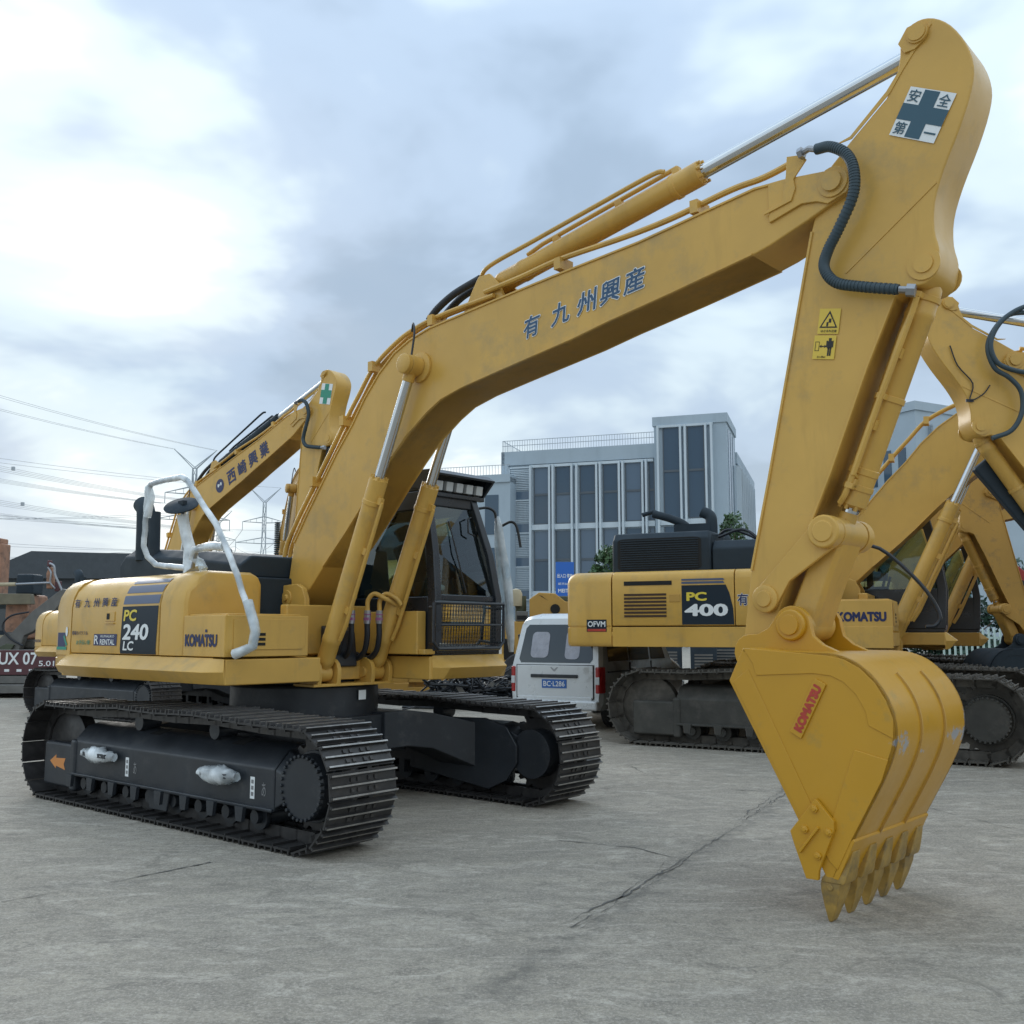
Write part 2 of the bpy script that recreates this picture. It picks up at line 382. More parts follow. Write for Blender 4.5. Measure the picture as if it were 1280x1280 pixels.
def undercarriage(root, cfg):
    du = R(cfg.get('du', 0)); near_only = cfg.get('lite', False)
    TR, BL = (M['trk_d'], M['blk_d']) if cfg.get('dusty') else (M['trk'], M['blk'])
    BAR = M['trk_d'] if cfg.get('dusty') else M['bar']
    rot = (0, 0, du)
    ux = cfg.get('ux', 0)
    def side_loc(sy): return (ux - math.sin(du)*1.29*sy, math.cos(du)*1.29*sy, 0)
    smp, pitch = belt_samples(52)
    key = 'd' if cfg.get('dusty') else 'n'
    for sy in (-1, 1):
        ch = MB()
        for x, z, a in smp:
            rm = Matrix.Rotation(-a, 3, 'Y')
            for y in (-.075, .075):
                ch.obox((x - math.sin(a)*.035, y, z + math.cos(a)*.035), pitch*1.12, .04, .085, rm)
        trk = ch.build('track', [TR], root); trk.location = side_loc(sy); trk.rotation_euler = rot
        if cfg.get('shoes'):
            if key not in _shoe:
                o = shoe_mesh().build('track_shoe', [TR, BAR], trk); _shoe[key] = o; first = o
            else: first = None
            for i, (x, z, a) in enumerate(smp):
                o = first if (first and i == 0) else copy_obj(_shoe[key], trk)
                o.location = (x, 0, z); o.rotation_euler = (0, math.pi - a, 0)
        else:
            sm = MB()
            for x, z, a in smp:
                rm = Matrix.Rotation(math.pi - a, 3, 'Y')
                q = shoe_mesh()
                sm.add([tuple(rm @ Vector(v) + Vector((x, 0, z))) for v in q.v], q.f, 0)
            sm.build('track_shoes', [TR], trk, kind='stuff')
        # frame beam of this side
        o_ = sy
        fr = MB()
        fr.loft([[(x, y*o_, z) for y, z in ((-.20, .27), (.21, .25), (.21, .555), (.09, .685), (-.05, .72), (-.20, .70))] for x in (-1.46, 1.56)])
        fr.loft([[(x, y*o_, z) for y, z in ((-.20, a0), (.205, a0), (.205, a1), (.08, a2), (-.20, a2))] for x, a0, a1, a2 in ((1.56, .27, .55, .68), (1.74, .36, .50, .60))])
        fr.box(-1.46, 1.56, *sorted((.20*o_, .235*o_)), .245, .275)
        f = fr.build('track_frame', [BL], root, bevel=.012); f.location = side_loc(sy); f.rotation_euler = rot
        ip = MB(); ip.prism([(.35, .22), (1.40, .10), (1.62, .20), (1.74, .36), (1.74, .52), (1.62, .68), (1.35, .75), (.35, .72)], *sorted((-.20*o_, -.235*o_))); ip.build('inner_plate', [BL], f, bevel=.01)
        g = MB(); g.box(-2.02, -1.44, *sorted((.12*o_, .217*o_)), .12, .525); g.box(-1.50, -1.40, *sorted((.12*o_, .23*o_)), .10, .57)
        g.build('idler_guard', [BL], f, bevel=.03)
        st = MB()
        for x in (-.35, .85): st.add([(x+a, y*o_, z) for a, y, z in ((0, .100, .682), (.16, .100, .682), (.16, -.02, .718), (0, -.02, .718))], [(0,1,2,3)], 0)
        st.build('slot_recess', [M['gap']], f)  # flat dark sheets painted as the shade inside the recessed slots
        for x in (-.55, .60):
            cr = MB(); cr.lathe((x, -.09, .765), (0, 1, 0), [(0, .05), (0, .07), (.18, .07), (.18, .05)], 12); cr.box(x-.04, x+.04, -.04, .04, .69, .76)
            cr.build('carrier_roller', [BL], f)
        rl = None
        for i in range(8):
            x = -1.28 + i*.37
            if rl is None:
                m_ = MB(); m_.lathe((0, -.15, 0), (0, 1, 0), [(0, .05), (0, .10), (.03, .10), (.05, .08), (.25, .08), (.27, .10), (.30, .10), (.30, .05), (.345, .05), (.345, 0)], 16)
                m_.box(-.04, .04, -.20, -.15, -.03, .10); m_.loft([[(x, y, z) for x, z in ((-.05, .095), (-.035, -.01), (.035, -.01), (.05, .095))] for y in (.305, .335)])
                rl = m_.build('track_roller', [BL], f); c = rl
            else: c = copy_obj(rl, f)
            c.location = (x, -.0 if sy > 0 else 0, .185); c.rotation_euler = (0, 0, 0 if sy > 0 else math.pi)
        gd = MB(); gd.prism([(-.10, .10), (.16, .10), (.20, .26), (-.14, .26)], *sorted((.205*o_, .225*o_)))
        gd.build('roller_guard', [BL], f, bevel=.006)
        sp = MB(); n = 21; pr = []
        for i in range(n):
            for da, rr in ((-.32, .325), (-.14, .372), (.14, .372), (.32, .325)):
                q = 2*math.pi*(i+da)/n; pr.append((1.88 + rr*math.cos(q), .452 + rr*math.sin(q)))
        sp.prism(pr, -.03, .03)
        spr = sp.build('sprocket', [TR], root); spr.location = side_loc(sy); spr.rotation_euler = rot
        hb = MB(); hb.lathe((1.88, 0, .452), (0, o_, 0), [(-.2, .22), (.03, .22), (.03, .255), (.10, .255), (.10, .235), (.195, .232), (.215, .215), (.215, 0)], 32)
        for i in range(30):
            q = 2*math.pi*i/30; hb.cyl((1.88+.222*math.cos(q), .19*o_, .452+.222*math.sin(q)), (1.88+.222*math.cos(q), .232*o_, .452+.222*math.sin(q)), .014, n=6)
        hb.build('final_drive_cover', [BL], spr, bevel=.004)
        idl = MB(); idl.lathe((-1.86, -.09, .45), (0, 1, 0), [(0, .1), (0, .30), (.03, .36), (.15, .36), (.18, .30), (.18, .1)], 28)
        i_ = idl.build('idler', [TR], root); i_.location = side_loc(sy); i_.rotation_euler = rot
    cb = MB()
    cb.lathe((0, 0, .62), (0, 0, 1), [(0, .60), (0, .69), (.44, .69), (.46, .67), (.46, .55), (.50, .55)], 40)
    cb.box(-.75, .75, -.62, .62, .45, .80)
    for sx in (-1, 1):
        for sy in (-1, 1):
            secs = []
            for t, zt, zb, wx in ((0, .82, .48, .40), (.25, .83, .50, .36), (.5, .80, .47, .34), (.75, .74, .36, .36), (1, .68, .24, .42)):
                x = sx*(.55 + .50*t); y = sy*(.30 + .85*t)
                secs.append([(x - wx*.6, y, zb), (x + wx*.6, y, zb), (x + wx*.6, y, zt), (x - wx*.6, y, zt)])
            cb.loft(secs)
    c = cb.build('car_body', [BL], root, bevel=.012); c.rotation_euler = rot; c.location = (ux, 0, 0)
    if cfg.get('main'):
        l = MB(); panel(l, (.701, .10, .985), (-.14, .99, 0), (0, 0, 1), .10, .085)
        l.build('paper_label', [M['white']], c)

# ------------------------------------------------------------------ one excavator
def rot2(cx, cz, deg):
    c, s = math.cos(R(deg)), math.sin(R(deg))
    return lambda x, z: (cx + (x-cx)*c - (z-cz)*s, cz + (x-cx)*s + (z-cz)*c)
BOOM = [(-.09, 1.80), (-.09, 1.93), (-.03, 2.05), (.04, 2.40), (.24, 2.667), (.668, 3.194), (.882, 3.423), (1.05, 3.64), (1.25, 3.84), (1.45, 3.985), (1.65, 4.065),
        (1.9, 4.12), (2.627, 4.185), (3.253, 4.235), (4.054, 4.29), (4.957, 4.40), (5.15, 4.39), (5.43, 4.352), (5.52, 4.335), (5.585, 4.28), (5.60, 4.235), (5.565, 4.18),
        (5.30, 4.075), (5.053, 3.987), (4.93, 3.955), (4.317, 3.848), (3.773, 3.762), (3.442, 3.70), (2.737, 3.597), (2.3, 3.53), (2.05, 3.47), (1.881, 3.386), (1.633, 3.225),
        (1.435, 3.05), (1.238, 2.86), (.993, 2.604), (.82, 2.434), (.504, 2.145), (.18, 1.83), (.08, 1.75), (-.02, 1.745)]
ARM = [(5.815, 4.70), (5.88, 4.81), (5.905, 4.92), (5.913, 5.0), (5.935, 5.065), (6.01, 5.108), (6.10, 5.085), (6.195, 4.992), (6.285, 4.83), (6.314, 4.68), (6.27, 4.54), (6.19, 4.36),
       (6.09, 4.12), (6.04, 3.95), (6.05, 3.80), (6.07, 3.70), (6.06, 3.60), (5.99, 3.52), (5.90, 3.53), (5.82, 3.485), (5.635, 3.09), (5.39, 2.50), (5.241, 2.175), (5.12, 1.95), (5.03, 1.72), (4.97, 1.52), (4.91, 1.40),
       (4.84, 1.36), (4.775, 1.40), (4.77, 1.50), (4.836, 1.936), (4.973, 2.505), (5.15, 3.28), (5.316, 4.012), (5.37, 4.20), (5.42, 4.36), (5.573, 4.498)]
BUCKET = [(4.87, 1.27), (4.965, 1.46)] + [(p.x, p.z) for p in curve([(5.10, 0, 1.445), (5.30, 0, 1.44), (5.48, 0, 1.437), (5.58, 0, 1.418), (5.67, 0, 1.372), (5.75, 0, 1.295), (5.81, 0, 1.20), (5.842, 0, 1.10), (5.845, 0, 1.0), (5.82, 0, .90), (5.76, 0, .765), (5.69, 0, .635)], 3)] + [(5.585, .445), (5.485, .235)]
ARM = [(5.815, 4.70)] + [(p.x, p.z) for p in curve([(5.88, 0, 4.81), (5.905, 0, 4.92), (5.913, 0, 5.0), (5.945, 0, 5.07), (6.02, 0, 5.108), (6.11, 0, 5.085), (6.20, 0, 5.0), (6.275, 0, 4.86), (6.31, 0, 4.71), (6.29, 0, 4.57), (6.22, 0, 4.38), (6.12, 0, 4.16), (6.06, 0, 3.98), (6.05, 0, 3.82), (6.07, 0, 3.70), (6.05, 0, 3.58), (5.99, 0, 3.52), (5.90, 0, 3.52)], 3)] + ARM[19:]
P_foot, P_nose, P1, P2, P3, P4 = (.08, 1.87), (5.49, 4.265), (4.85, 1.43), (4.954, 1.754), (5.36, 2.14), (5.13, 1.595)
P_ct, P_ab, P_at, P_bt = (1.80, 3.785), (2.45, 4.385), (6.02, 5.02), (5.985, 3.635)
CYLF = (.65, 1.19)
def inset(p, dd):
    out = []
    for i, (x, z) in enumerate(p):
        a, c = p[max(i-1, 0)], p[min(i+1, len(p)-1)]; tx, tz = c[0]-a[0], c[1]-a[1]; q = math.hypot(tx, tz) or 1
        out.append((x + dd*tz/q, z - dd*tx/q))
    return out
def flange(xf, path, hw, name, mat_, parent, t=.016):
    m = MB(xf); m.prism(path + inset(path, t)[::-1], -hw, hw); m.build(name, [mat_], parent, bevel=.003, smooth=25)
def ram(name, a, b, y, rb, rr, barrel_len, mats, root, collar=True, tubes=0, lugs=True, far=False):
    """hydraulic cylinder from pin a to pin b (x,z), barrel first"""
    A, B = Vector((a[0], y, a[1])), Vector((b[0], y, b[1])); D = B-A; d = D.normalized(); E = A + d*barrel_len
    m = MB()
    m.lathe(A, d, [(-.02, rb*.55), (.06, rb*.62), (.10, rb*.95), (.14, rb), (barrel_len*.16, rb), (barrel_len*.165, rb*1.05), (barrel_len*.19, rb*1.05), (barrel_len*.195, rb), (barrel_len-.25, rb), (barrel_len-.245, rb*1.1), (barrel_len-.21, rb*1.1), (barrel_len-.205, rb*1.03), (barrel_len-.02, rb*1.03), (barrel_len, rb*.7), (barrel_len, 0)], 24)
    m.lathe(A - Vector((0, .065, 0)), (0, 1, 0), [(0, 0), (0, .075), (.13, .075), (.13, 0)], 18)
    if tubes:
        up = Vector((0, -1, 0)) if tubes == 2 else Vector((-d.z, 0, d.x))*(1 if tubes == 1 else -1)
        m.tube([E - d*.18 + up*rb*.8, E - d*.2 + up*(rb+.05), E - d*.3 + up*(rb+.05), A + d*barrel_len*.28 + up*(rb+.05), A + d*barrel_len*.2 + up*(rb+.03)], .018, 8)
        for t in (.35, .65, .9): m.obox(A + d*barrel_len*t + up*(rb+.02), .04, .05, .06, d.to_track_quat('Z', 'Y').to_matrix())
    if collar:
        side = d.cross(Vector((0, 1, 0)))
        for i in range(8):
            q = 2*math.pi*i/8; o = (side*math.cos(q) + Vector((0, 1, 0))*math.sin(q))*rb*.86
            m.cyl(E + o - d*.02, E + o + d*.012, .012, n=6)
    c = m.build(name, [mats[0]], root)
    if tubes == 2:
        for t in (.10, .52, .90):
            sp = MB(); q_ = A + d*barrel_len*t; sp.lathe(q_, d, [(0, rb*.9), (0, rb*1.1), (.035, rb*1.1), (.035, rb*.9)], 20)
            sp.obox(q_ + d*.017 + Vector((0, -rb*1.15, 0)), .09, .05, .034, d.to_track_quat('Z', 'Y').to_matrix())
            sp.build('pipe_strap', [mats[0]], c, bevel=.003)
    r = MB(); r.cyl(E - d*.01, B - d*.09, rr, n=20); r.build('piston_rod', [mats[1]], c)
    e = MB(); e.lathe(B - Vector((0, .06, 0)), (0, 1, 0), [(0, 0), (0, .085), (.12, .085), (.12, 0)], 20); e.cyl(B - d*.14, B - d*.05, rr*1.15, n=16)
    e.build('rod_end', [mats[2]], c, bevel=.006)
    return c

def excavator(cfg):
    main = cfg.get('main', False); lite = cfg.get('lite', False)
    root = thing('crawler_excavator', cfg['label'], 'excavator', cfg['loc'] + (0,), R(cfg['yaw']), cfg.get('group'), cfg.get('scale', 1))
    Y = M['yel'] if not cfg.get('old') else M['yel_old']
    YB = cfg.get('buckcol') or (M['buck'] if not cfg.get('old') else M['yel_old'])
    if cfg.get('armcol'): ACOL = cfg['armcol']
    else: ACOL = Y
    CY = cfg.get('cylcol') or Y
    dx = cfg.get('dx', 0)
    db, da, dk = cfg.get('db', 0), cfg.get('da', 0), cfg.get('dk', 0)
    if not cfg.get('no_under'): undercarriage(root, cfg)
    fB = rot2(*P_foot, db); fA0 = rot2(*P_nose, da); ak = cfg.get('arm_k', 1); fA = lambda x, z: fA0(x, P_nose[1] + (z-P_nose[1])*ak if z > P_nose[1] else z); fK = rot2(*P1, dk)
    TB = lambda x, z: (lambda p: (p[0]+dx, p[1]))(fB(x, z))
    TA = lambda x, z: TB(*fA(x, z))
    TK = lambda x, z: TA(*fK(x, z))
    X = lambda f: (lambda v: (lambda p: (p[0], v[1], p[1]))(f(v[0], v[2])))
    XB, XA, XK = X(TB), X(TA), X(TK)
    fx = lambda x: x + dx
    # ---- deck
    m = MB()
    zb_ = 1.18 if cfg.get('big') else 1.125
    m.box(-2.2, fx(.60), -1.36, 1.36, zb_, 1.30)
    m.box(fx(.60), fx(.795), -1.36, -.42, zb_, 1.335); m.box(fx(.60), fx(1.26), .44, 1.36, zb_, 1.335)
    m.box(-2.0, fx(.62), -1.375, -.44, 1.29, 1.345); m.box(-2.0, fx(.62), .44, 1.375, 1.29, 1.345)
    dk_ = m.build('deck', [Y], root, bevel=.012)
    m = MB()  # chamfered side skirts
    if cfg.get('big'):
        m.box(-1.975, fx(.79), -1.383, -1.30, 1.165, 1.402)
    for sy, x0, x1 in (((-1, -2.02, fx(.66)),) if not cfg.get('big') else ()) + ((1, -2.02, fx(1.1)),):
        def rg(x, o): return [(x, sy*(1.37), 1.34), (x, sy*(1.372+o), 1.232), (x, sy*(1.36+o*.35), 1.13), (x, sy*1.35, 1.13)]
        m.loft([rg(x0-.06, .03), rg(x0, .13), rg(x1, .13), rg(x1+.13, .006)])
    def rg2(y, o): return [(fx(1.255), y, 1.345), (fx(1.262)+o, y, 1.235), (fx(1.258)+o*.3, y, 1.13), (fx(1.25), y, 1.13)]
    m.loft([rg2(.47, .006), rg2(.58, .13), rg2(1.33, .13), rg2(1.43, .006)])
    m.build('deck_skirt', [Y], root, bevel=.008)
    # ---- counterweight
    half = [(-1.99, 1.38), (-2.30, 1.38), (-2.44, 1.32), (-2.58, 1.18), (-2.72, .95), (-2.83, .65), (-2.90, .33), (-2.93, 0)]
    if cfg.get('big'): half = [(-1.99, 1.38), (-2.42, 1.38), (-2.53, 1.355), (-2.60, 1.28), (-2.66, 1.10), (-2.74, .80), (-2.82, .45), (-2.86, 0)]
    outl = [(x, -y) for x, y in half] + [(x, y) for x, y in half[-2::-1]]
    def ins(d): return [(-1.99 if i in (0, len(outl)-1) else x + d*(.8 if abs(y) < 1.2 else .5), y*(1 - d/1.5)) for i, (x, y) in enumerate(outl)]
    m = MB(); rings = []
    for z, d in ((1.165, .025), (1.185, .006), (1.22, 0), (1.395, 0), (1.40, .010), (1.415, .010), (1.42, 0), (1.95, 0), (2.01, .02), (2.05, .06), (2.08, .13)) if cfg.get('big') else ((1.12, .10), (1.16, .03), (1.22, 0), (1.30, 0), (1.305, .012), (1.325, .012), (1.33, 0), (1.80, 0), (1.90, .02), (1.98, .06), (2.04, .12), (2.08, .22)):
        rings.append([(x, y, z) for x, y in ins(d)])
    m.loft(rings); m.build('counterweight', [Y], root, smooth=50)
    # ---- right hand doors
    prof = [(-1.372, 1.352), (-1.38, 1.40), (-1.38, 1.78), (-1.365, 1.87), (-1.33, 1.95), (-1.275, 2.015), (-1.20, 2.06), (-1.10, 2.085), (-.70, 2.11)]
    if cfg.get('big'): prof = [(-1.374, 1.418), (-1.38, 1.44), (-1.38, 1.97), (-1.365, 2.03), (-1.33, 2.065), (-1.27, 2.08), (-1.1, 2.085)]
    def shell(m, x0, x1, p=prof, sg=1, inner=-.62):
        full = [(y*sg, z) for y, z in p] + [(inner*sg, 1.352)]
        m.loft([[(x, y, z) for y, z in full] for x in (x0, x1)]); return m
    xt = fx(.15)
    door = shell(MB(), -1.975, -.475 if cfg.get('big') else -.262).build('engine_door', [Y], root, bevel=.008)
    shell(MB(), -.465 if cfg.get('big') else -.252, xt - .40).build('side_panel', [Y], root, bevel=.008)
    tank = MB(); tp = [(-1.376, 1.352), (-1.38, 1.40), (-1.38, 1.80), (-1.36, 1.90), (-1.30, 2.0), (-1.24, 2.06), (-1.16, 2.092), (-.70, 2.10)]
    # fuel tank: rounded top box running to the step
    tx0, tx1 = xt - .39, xt
    def tring(x, o, zt): return [(x, -1.38+o, 1.352), (x, -1.38+o, 1.80), (x, -1.36+o, 1.90), (x, -1.31+o, 1.985-(.04 if o else 0)), (x, -1.24+o, 2.05-zt), (x, -1.15, 2.09-zt), (x, -.70-o, 2.09-zt), (x, -.63-o, 2.06-zt), (x, -.60-o, 2.0-zt), (x, -.60-o, 1.352)]
    tank.loft([tring(tx0, 0, 0), tring(tx1-.07, 0, 0), tring(tx1-.02, .012, .02), tring(tx1, .04, .06)])
    tank.build('fuel_tank', [Y], root, bevel=.006, smooth=50)
    tb = MB(); tb.box(xt+.008, fx(.795), -1.378, -.56, 1.352, 1.692); tb.box(xt+.008, fx(.76), -1.33, -.62, 1.69, 1.705)
    tbx = tb.build('toolbox', [Y], root, bevel=.022, seg=3)
    fp = MB()
    fp.prism([(-1.30, 1.41), (-.63, 1.41), (-.60, 1.45), (-.60, 1.62), (-.64, 1.66), (-1.30, 1.66)], fx(.796), fx(.803), axis='x')
    fp.build('toolbox_door', [Y], tbx, bevel=.003)
    vn = MB()
    for z in (1.455, 1.495, 1.535): vn.box(fx(.80), fx(.807), -1.09, -1.0, z-.012, z+.012)
    vn.build('vent_slot', [M['gap']], tbx)
    # left side body behind the cab
    lb = shell(MB(), -1.975, fx(-.52), sg=-1); lb.build('left_body_panel', [Y], root, bevel=.008)
    # ---- hood
    if cfg.get('big'):
        m = MB()
        m.box(-1.97, fx(.10), -.60, .60, 1.352, 2.06)
        m.loft([[(x, y, z) for y, z in ((-1.02+o, 2.05), (-1.02+o, 2.50-o), (-.95+o, 2.585-o), (-.2, 2.60-o), (-.2, 2.05))] for x, o in ((-2.10, .03), (-2.07, 0), (-.86, 0), (-.83, .03))])
        m.loft([[(x, y, z) for y, z in ((-.98, 2.05), (-.98, 2.36), (-.9, 2.46), (.5, 2.48), (.5, 2.05))] for x in (-.82, -.10)])
        hd = m.build('engine_hood', [M['hood']], root, bevel=.02, seg=3)
        g = MB(); g.add([(-1.48 + a*.54, -1.0215, 2.31 + b*.20) for a, b in rrect(-1, 1, -1, 1, .18)], [tuple(range(16))])
        gr = g.build('grille_backing', [M['gap']], hd)
        g = MB()
        for i in range(13): g.box(-1.98, -.98, -1.03, -1.022, 2.13+i*.029, 2.142+i*.029)
        g.build('grille_bars', [M['hood']], hd)
        m = MB(); m.tube(curve([(-1.3, -.3, 2.6), (-1.32, -.3, 2.72), (-1.5, -.32, 2.82), (-1.75, -.32, 2.9)]), .055, 10)
        m.tube([(-1.9, -.34, 2.89), (-1.75, -.32, 2.93), (-1.45, -.3, 2.80)], .03, 8)
        m.box(-1.46, -.98, -.38, -.22, 2.60, 2.74)
        m.build('intake_bracket', [M['hood']], root)
        m = MB(); m.tube(curve([(-.98, -.3, 2.58), (-.98, -.3, 2.74), (-1.0, -.3, 2.84), (-1.1, -.3, 2.90)]), .075, 14); m.build('exhaust_pipe', [M['hood']], root)
        m = MB()
        for pts in ([(-.9, -.5, 2.5), (-.7, -.6, 2.62), (-.4, -.6, 2.52), (-.1, -.7, 2.3)], [(-.8, -.7, 2.52), (-.5, -.75, 2.60), (-.3, -.8, 2.48), (-.2, -.8, 2.3)]):
            m.tube(curve(pts), .02, 6)
        m.build('engine_hose', [M['rub']], root)
        # side louvre, slot, latch
        m = MB()
        for i in range(7): m.box(-1.82, -1.29, -1.386, -1.377, 1.52+i*.043, 1.546+i*.043)
        m.build('louvre_slot', [M['slotb']], door)
        m = MB(); m.box(-1.82, -1.22, -1.386, -1.375, 1.905, 1.955); m.build('air_slot', [M['gap']], door)
        m = MB(); m.box(-1.25, -1.12, -1.388, -1.378, 1.70, 1.79); m.build('door_latch', [M['yel_old']], door, bevel=.004)
    else:
        m = MB()
        m.box(-1.97, fx(.02), -.61, .61, 1.352, 2.06)
        m.loft([[(x, y, z) for y, z in ((-.72, 2.06), (-.72, 2.16+q), (-.60, 2.25+q), (.60, 2.26+q), (.72, 2.17+q), (.72, 2.06))] for x, q in ((-2.38, .09), (-2.26, .19), (-1.6, .15), (-.9, .10), (fx(-.05), .01))])
        hd = m.build('engine_hood', [M['hood']], root, bevel=.02, seg=2)
        m = MB(); m.tube(curve([(-1.95, -.66, 2.30), (-1.96, -.66, 2.70), (-1.98, -.66, 2.84), (-2.06, -.66, 2.91)]), .095, 16)
        m.tube([(-1.76, -.66, 2.3), (-1.78, -.66, 2.80)], .06, 12)
        m.build('exhaust_pipe', [M['hood']], root, smooth=60)
    # ---- boom bracket on the deck
    m = MB()
    for sy in (-1, 1):
        m.prism([(fx(-.20), 1.30), (fx(.36), 1.30), (fx(.36), 1.86), (fx(.31), 1.96), (fx(.22), 2.0), (fx(.02), 1.99), (fx(-.10), 1.95), (fx(-.19), 1.86)], *sorted((sy*.235, sy*.29)))
        m.box(fx(.02), fx(.10), *sorted((sy*.29, sy*.305)), 1.70, 1.80)
        m.lathe((fx(.08), sy*.29, 1.87), (0, sy, 0), [(-.02, .075), (.012, .075), (.012, .03), (.03, .03), (.03, 0)], 20)
    m.box(fx(-.30), fx(.36), -.24, .24, 1.30, 1.42)
    m.build('boom_bracket', [Y], root, bevel=.008)
    m = MB(); m.box(fx(.362), fx(.47), -.56, .36, 1.352, 1.80); m.build('valve_cover', [Y], root, bevel=.015)
    m = MB(); m.prism([(fx(.48), 1.24), (fx(.66), 1.24), (fx(.62), 1.56), (fx(.48), 1.62)], -.20, .10); m.build('valve_block', [M['cab']], root, bevel=.02)
    m = MB(); m.prism([(fx(.476), 1.66), (fx(.476), 1.47), (fx(.476)+.001, 1.47)], -.01, .01) if False else m.prism([(-.50, 1.66), (-.36, 1.66), (-.40, 1.48), (-.44, 1.44)], fx(.47), fx(.476), axis='x'); m.build('dark_opening', [M['gap']], root)
    m = MB()
    for sy in (-1, 1):
        for oy in (-.105, .105):
            y = sy*.30 + oy
            m.prism([(fx(.50), 1.08), (fx(.76), 1.08)] + [(fx(p[0]), p[1]) for p in arc(.65, 1.20, .125, -10, 170, 8)] + [(fx(.50), 1.20)], y-.022, y+.022)
        m.cyl((fx(.65), sy*.30-.15, 1.19), (fx(.65), sy*.30+.15, 1.19), .05, n=18)
    m.box(fx(.35), fx(.62), -.45, .45, 1.125, 1.24)
    m.box(fx(.45), fx(.76), -.46, .46, 1.075, 1.10)
    m.build('cylinder_bracket', [Y], root, bevel=.006)
    # ---- boom
    wB = .20
    b = MB(XB)
    b.prism(BOOM, -wB, wB)
    boom = b.build('boom', [ACOL], root, bevel=.012, smooth=25)
    flange(XB, BOOM[3:17], wB+.011, 'top_flange', ACOL, boom); flange(XB, BOOM[24:38], wB+.011, 'bottom_flange', ACOL, boom)
    for sy in (-1, 1):     # end plates, hose stay, pin bosses
        q = MB(XB)
        q.prism([(5.06, 4.13), (5.28, 4.19), (5.38, 4.175), (5.45, 4.14), (5.57, 4.18), (5.60, 4.235), (5.585, 4.285), (5.52, 4.337), (5.43, 4.354), (5.16, 4.388), (5.06, 4.392)], *sorted((sy*wB, sy*(wB+.018))))
        q.build('nose_plate', [ACOL], boom, bevel=.005); q = MB(XB)
        q.lathe((P_nose[0], sy*wB, P_nose[1]), (0, sy, 0), [(.015, .095), (.03, .095), (.03, .062), (.05, .062), (.05, 0)], 22)
        q.build('nose_pin', [ACOL], boom, bevel=.003); q = MB(XB)
        q.prism([(5.03, 4.20), (5.03, 4.185), (5.22, 4.225), (5.25, 4.30), (5.24, 4.36), (5.33, 4.46), (5.30, 4.50), (5.20, 4.52), (5.19, 4.40), (5.16, 4.24)], *sorted((sy*(wB+.018), sy*(wB+.03))))
        q.build('hose_stay', [ACOL], boom, bevel=.003); q = MB(XB)
        q.lathe((1.80, sy*wB, 3.785), (0, sy, 0), [(0, .13), (.025, .13), (.035, .10), (.04, .05), (.165, .05), (.165, .085), (.205, .085), (.215, .07), (.215, 0)], 22)
        q.build('cylinder_pin', [ACOL], boom, bevel=.003); q = MB(XB)
        q.prism([(2.2, 4.14), (2.7, 4.19), (2.62, 4.36), (2.52, 4.46), (2.40, 4.46), (2.33, 4.36)], *sorted((sy*.09, sy*.125)))
        q.build('cylinder_lug', [ACOL], boom, bevel=.005)
    pip = MB(XB)
    for y, o in ((-.15, 0), (-.09, .01)):
        pip.tube(curve([(-.16, y, 2.02+o), (-.17, y, 2.33), (0.0, y, 2.60), (.26, y, 2.92), (.70, y, 3.46), (.90, y, 3.69), (1.12, y, 3.93), (1.42, y, 4.095), (1.66, y, 4.17+o), (2.0, y, 4.22+o), (2.6, y, 4.25+o)]), .02, 8)
    pip.tube(curve([(2.5, -.15, 4.30), (2.9, -.15, 4.33), (3.3, -.15, 4.37), (3.9, -.14, 4.385), (4.3, -.14, 4.41), (4.75, -.14, 4.47), (5.0, -.14, 4.48), (5.26, -.16, 4.515)]), .022, 8)
    pip.tube(curve([(2.5, .15, 4.30), (2.9, .15, 4.33), (3.3, .15, 4.37), (3.9, .14, 4.385), (4.3, .14, 4.41), (4.75, .14, 4.47), (5.2, .14, 4.52)]), .022, 8)
    for x, z in ((.28, 2.95), (.72, 3.47), (1.12, 3.91), (1.9, 4.17), (3.3, 4.31), (4.5, 4.40)):
        pip.box(x-.03, x+.03, -.20, -.04, z-.03, z+.06)
    pip.build('boom_pipe', [ACOL], boom)
    hs = MB(XB); hs.tube(curve([(1.74, -.06, 4.25), (1.85, -.06, 4.33), (2.05, -.05, 4.42), (2.35, -.05, 4.48)]), .032, 10)
    hs.tube(curve([(1.74, .06, 4.25), (1.85, .06, 4.33), (2.05, .05, 4.42), (2.35, .05, 4.48)]), .032, 10)
    hs.tube(curve([(1.70, -.22, 4.12), (1.76, -.26, 4.17), (1.82, -.30, 4.06), (1.81, -.32, 3.87)]), .009, 6)
    hs.build('boom_hose', [M['rub']], boom)
    pt = MB(XB)
    pt.tube(curve([(2.35, -.05, 4.48), (2.5, -.09, 4.54), (3.0, -.10, 4.62), (3.6, -.10, 4.72), (4.1, -.10, 4.80), (4.2, -.08, 4.80)]), .018, 8)
    pt.build('cylinder_pipe', [CY], boom)
    # arm crossing hose
    if not cfg.get('no_hose'):
        hs = MB(); pts = [XB((5.30, -.26, 4.49)), XB((5.37, -.27, 4.50)), XB((5.42, -.28, 4.475)), XB((5.515, -.29, 4.455)), XB((5.615, -.30, 4.37)), XB((5.655, -.30, 4.256)), XB((5.64, -.29, 4.112)), XA((5.544, -.28, 3.942)), XA((5.462, -.27, 3.82)), XA((5.435, -.265, 3.722)), XA((5.50, -.26, 3.62)), XA((5.65, -.25, 3.56)), XA((5.86, -.24, 3.495))]
        cv = curve(pts[2:], 8)
        hs.tube(cv, .03, 12)
        for i in range(0, len(cv)-1):
            hs.tube([cv[i], cv[i] + (cv[i+1]-cv[i]).normalized()*.012], .0335, 12)
        hs.build('arm_hose', [M['bluehose']], root)
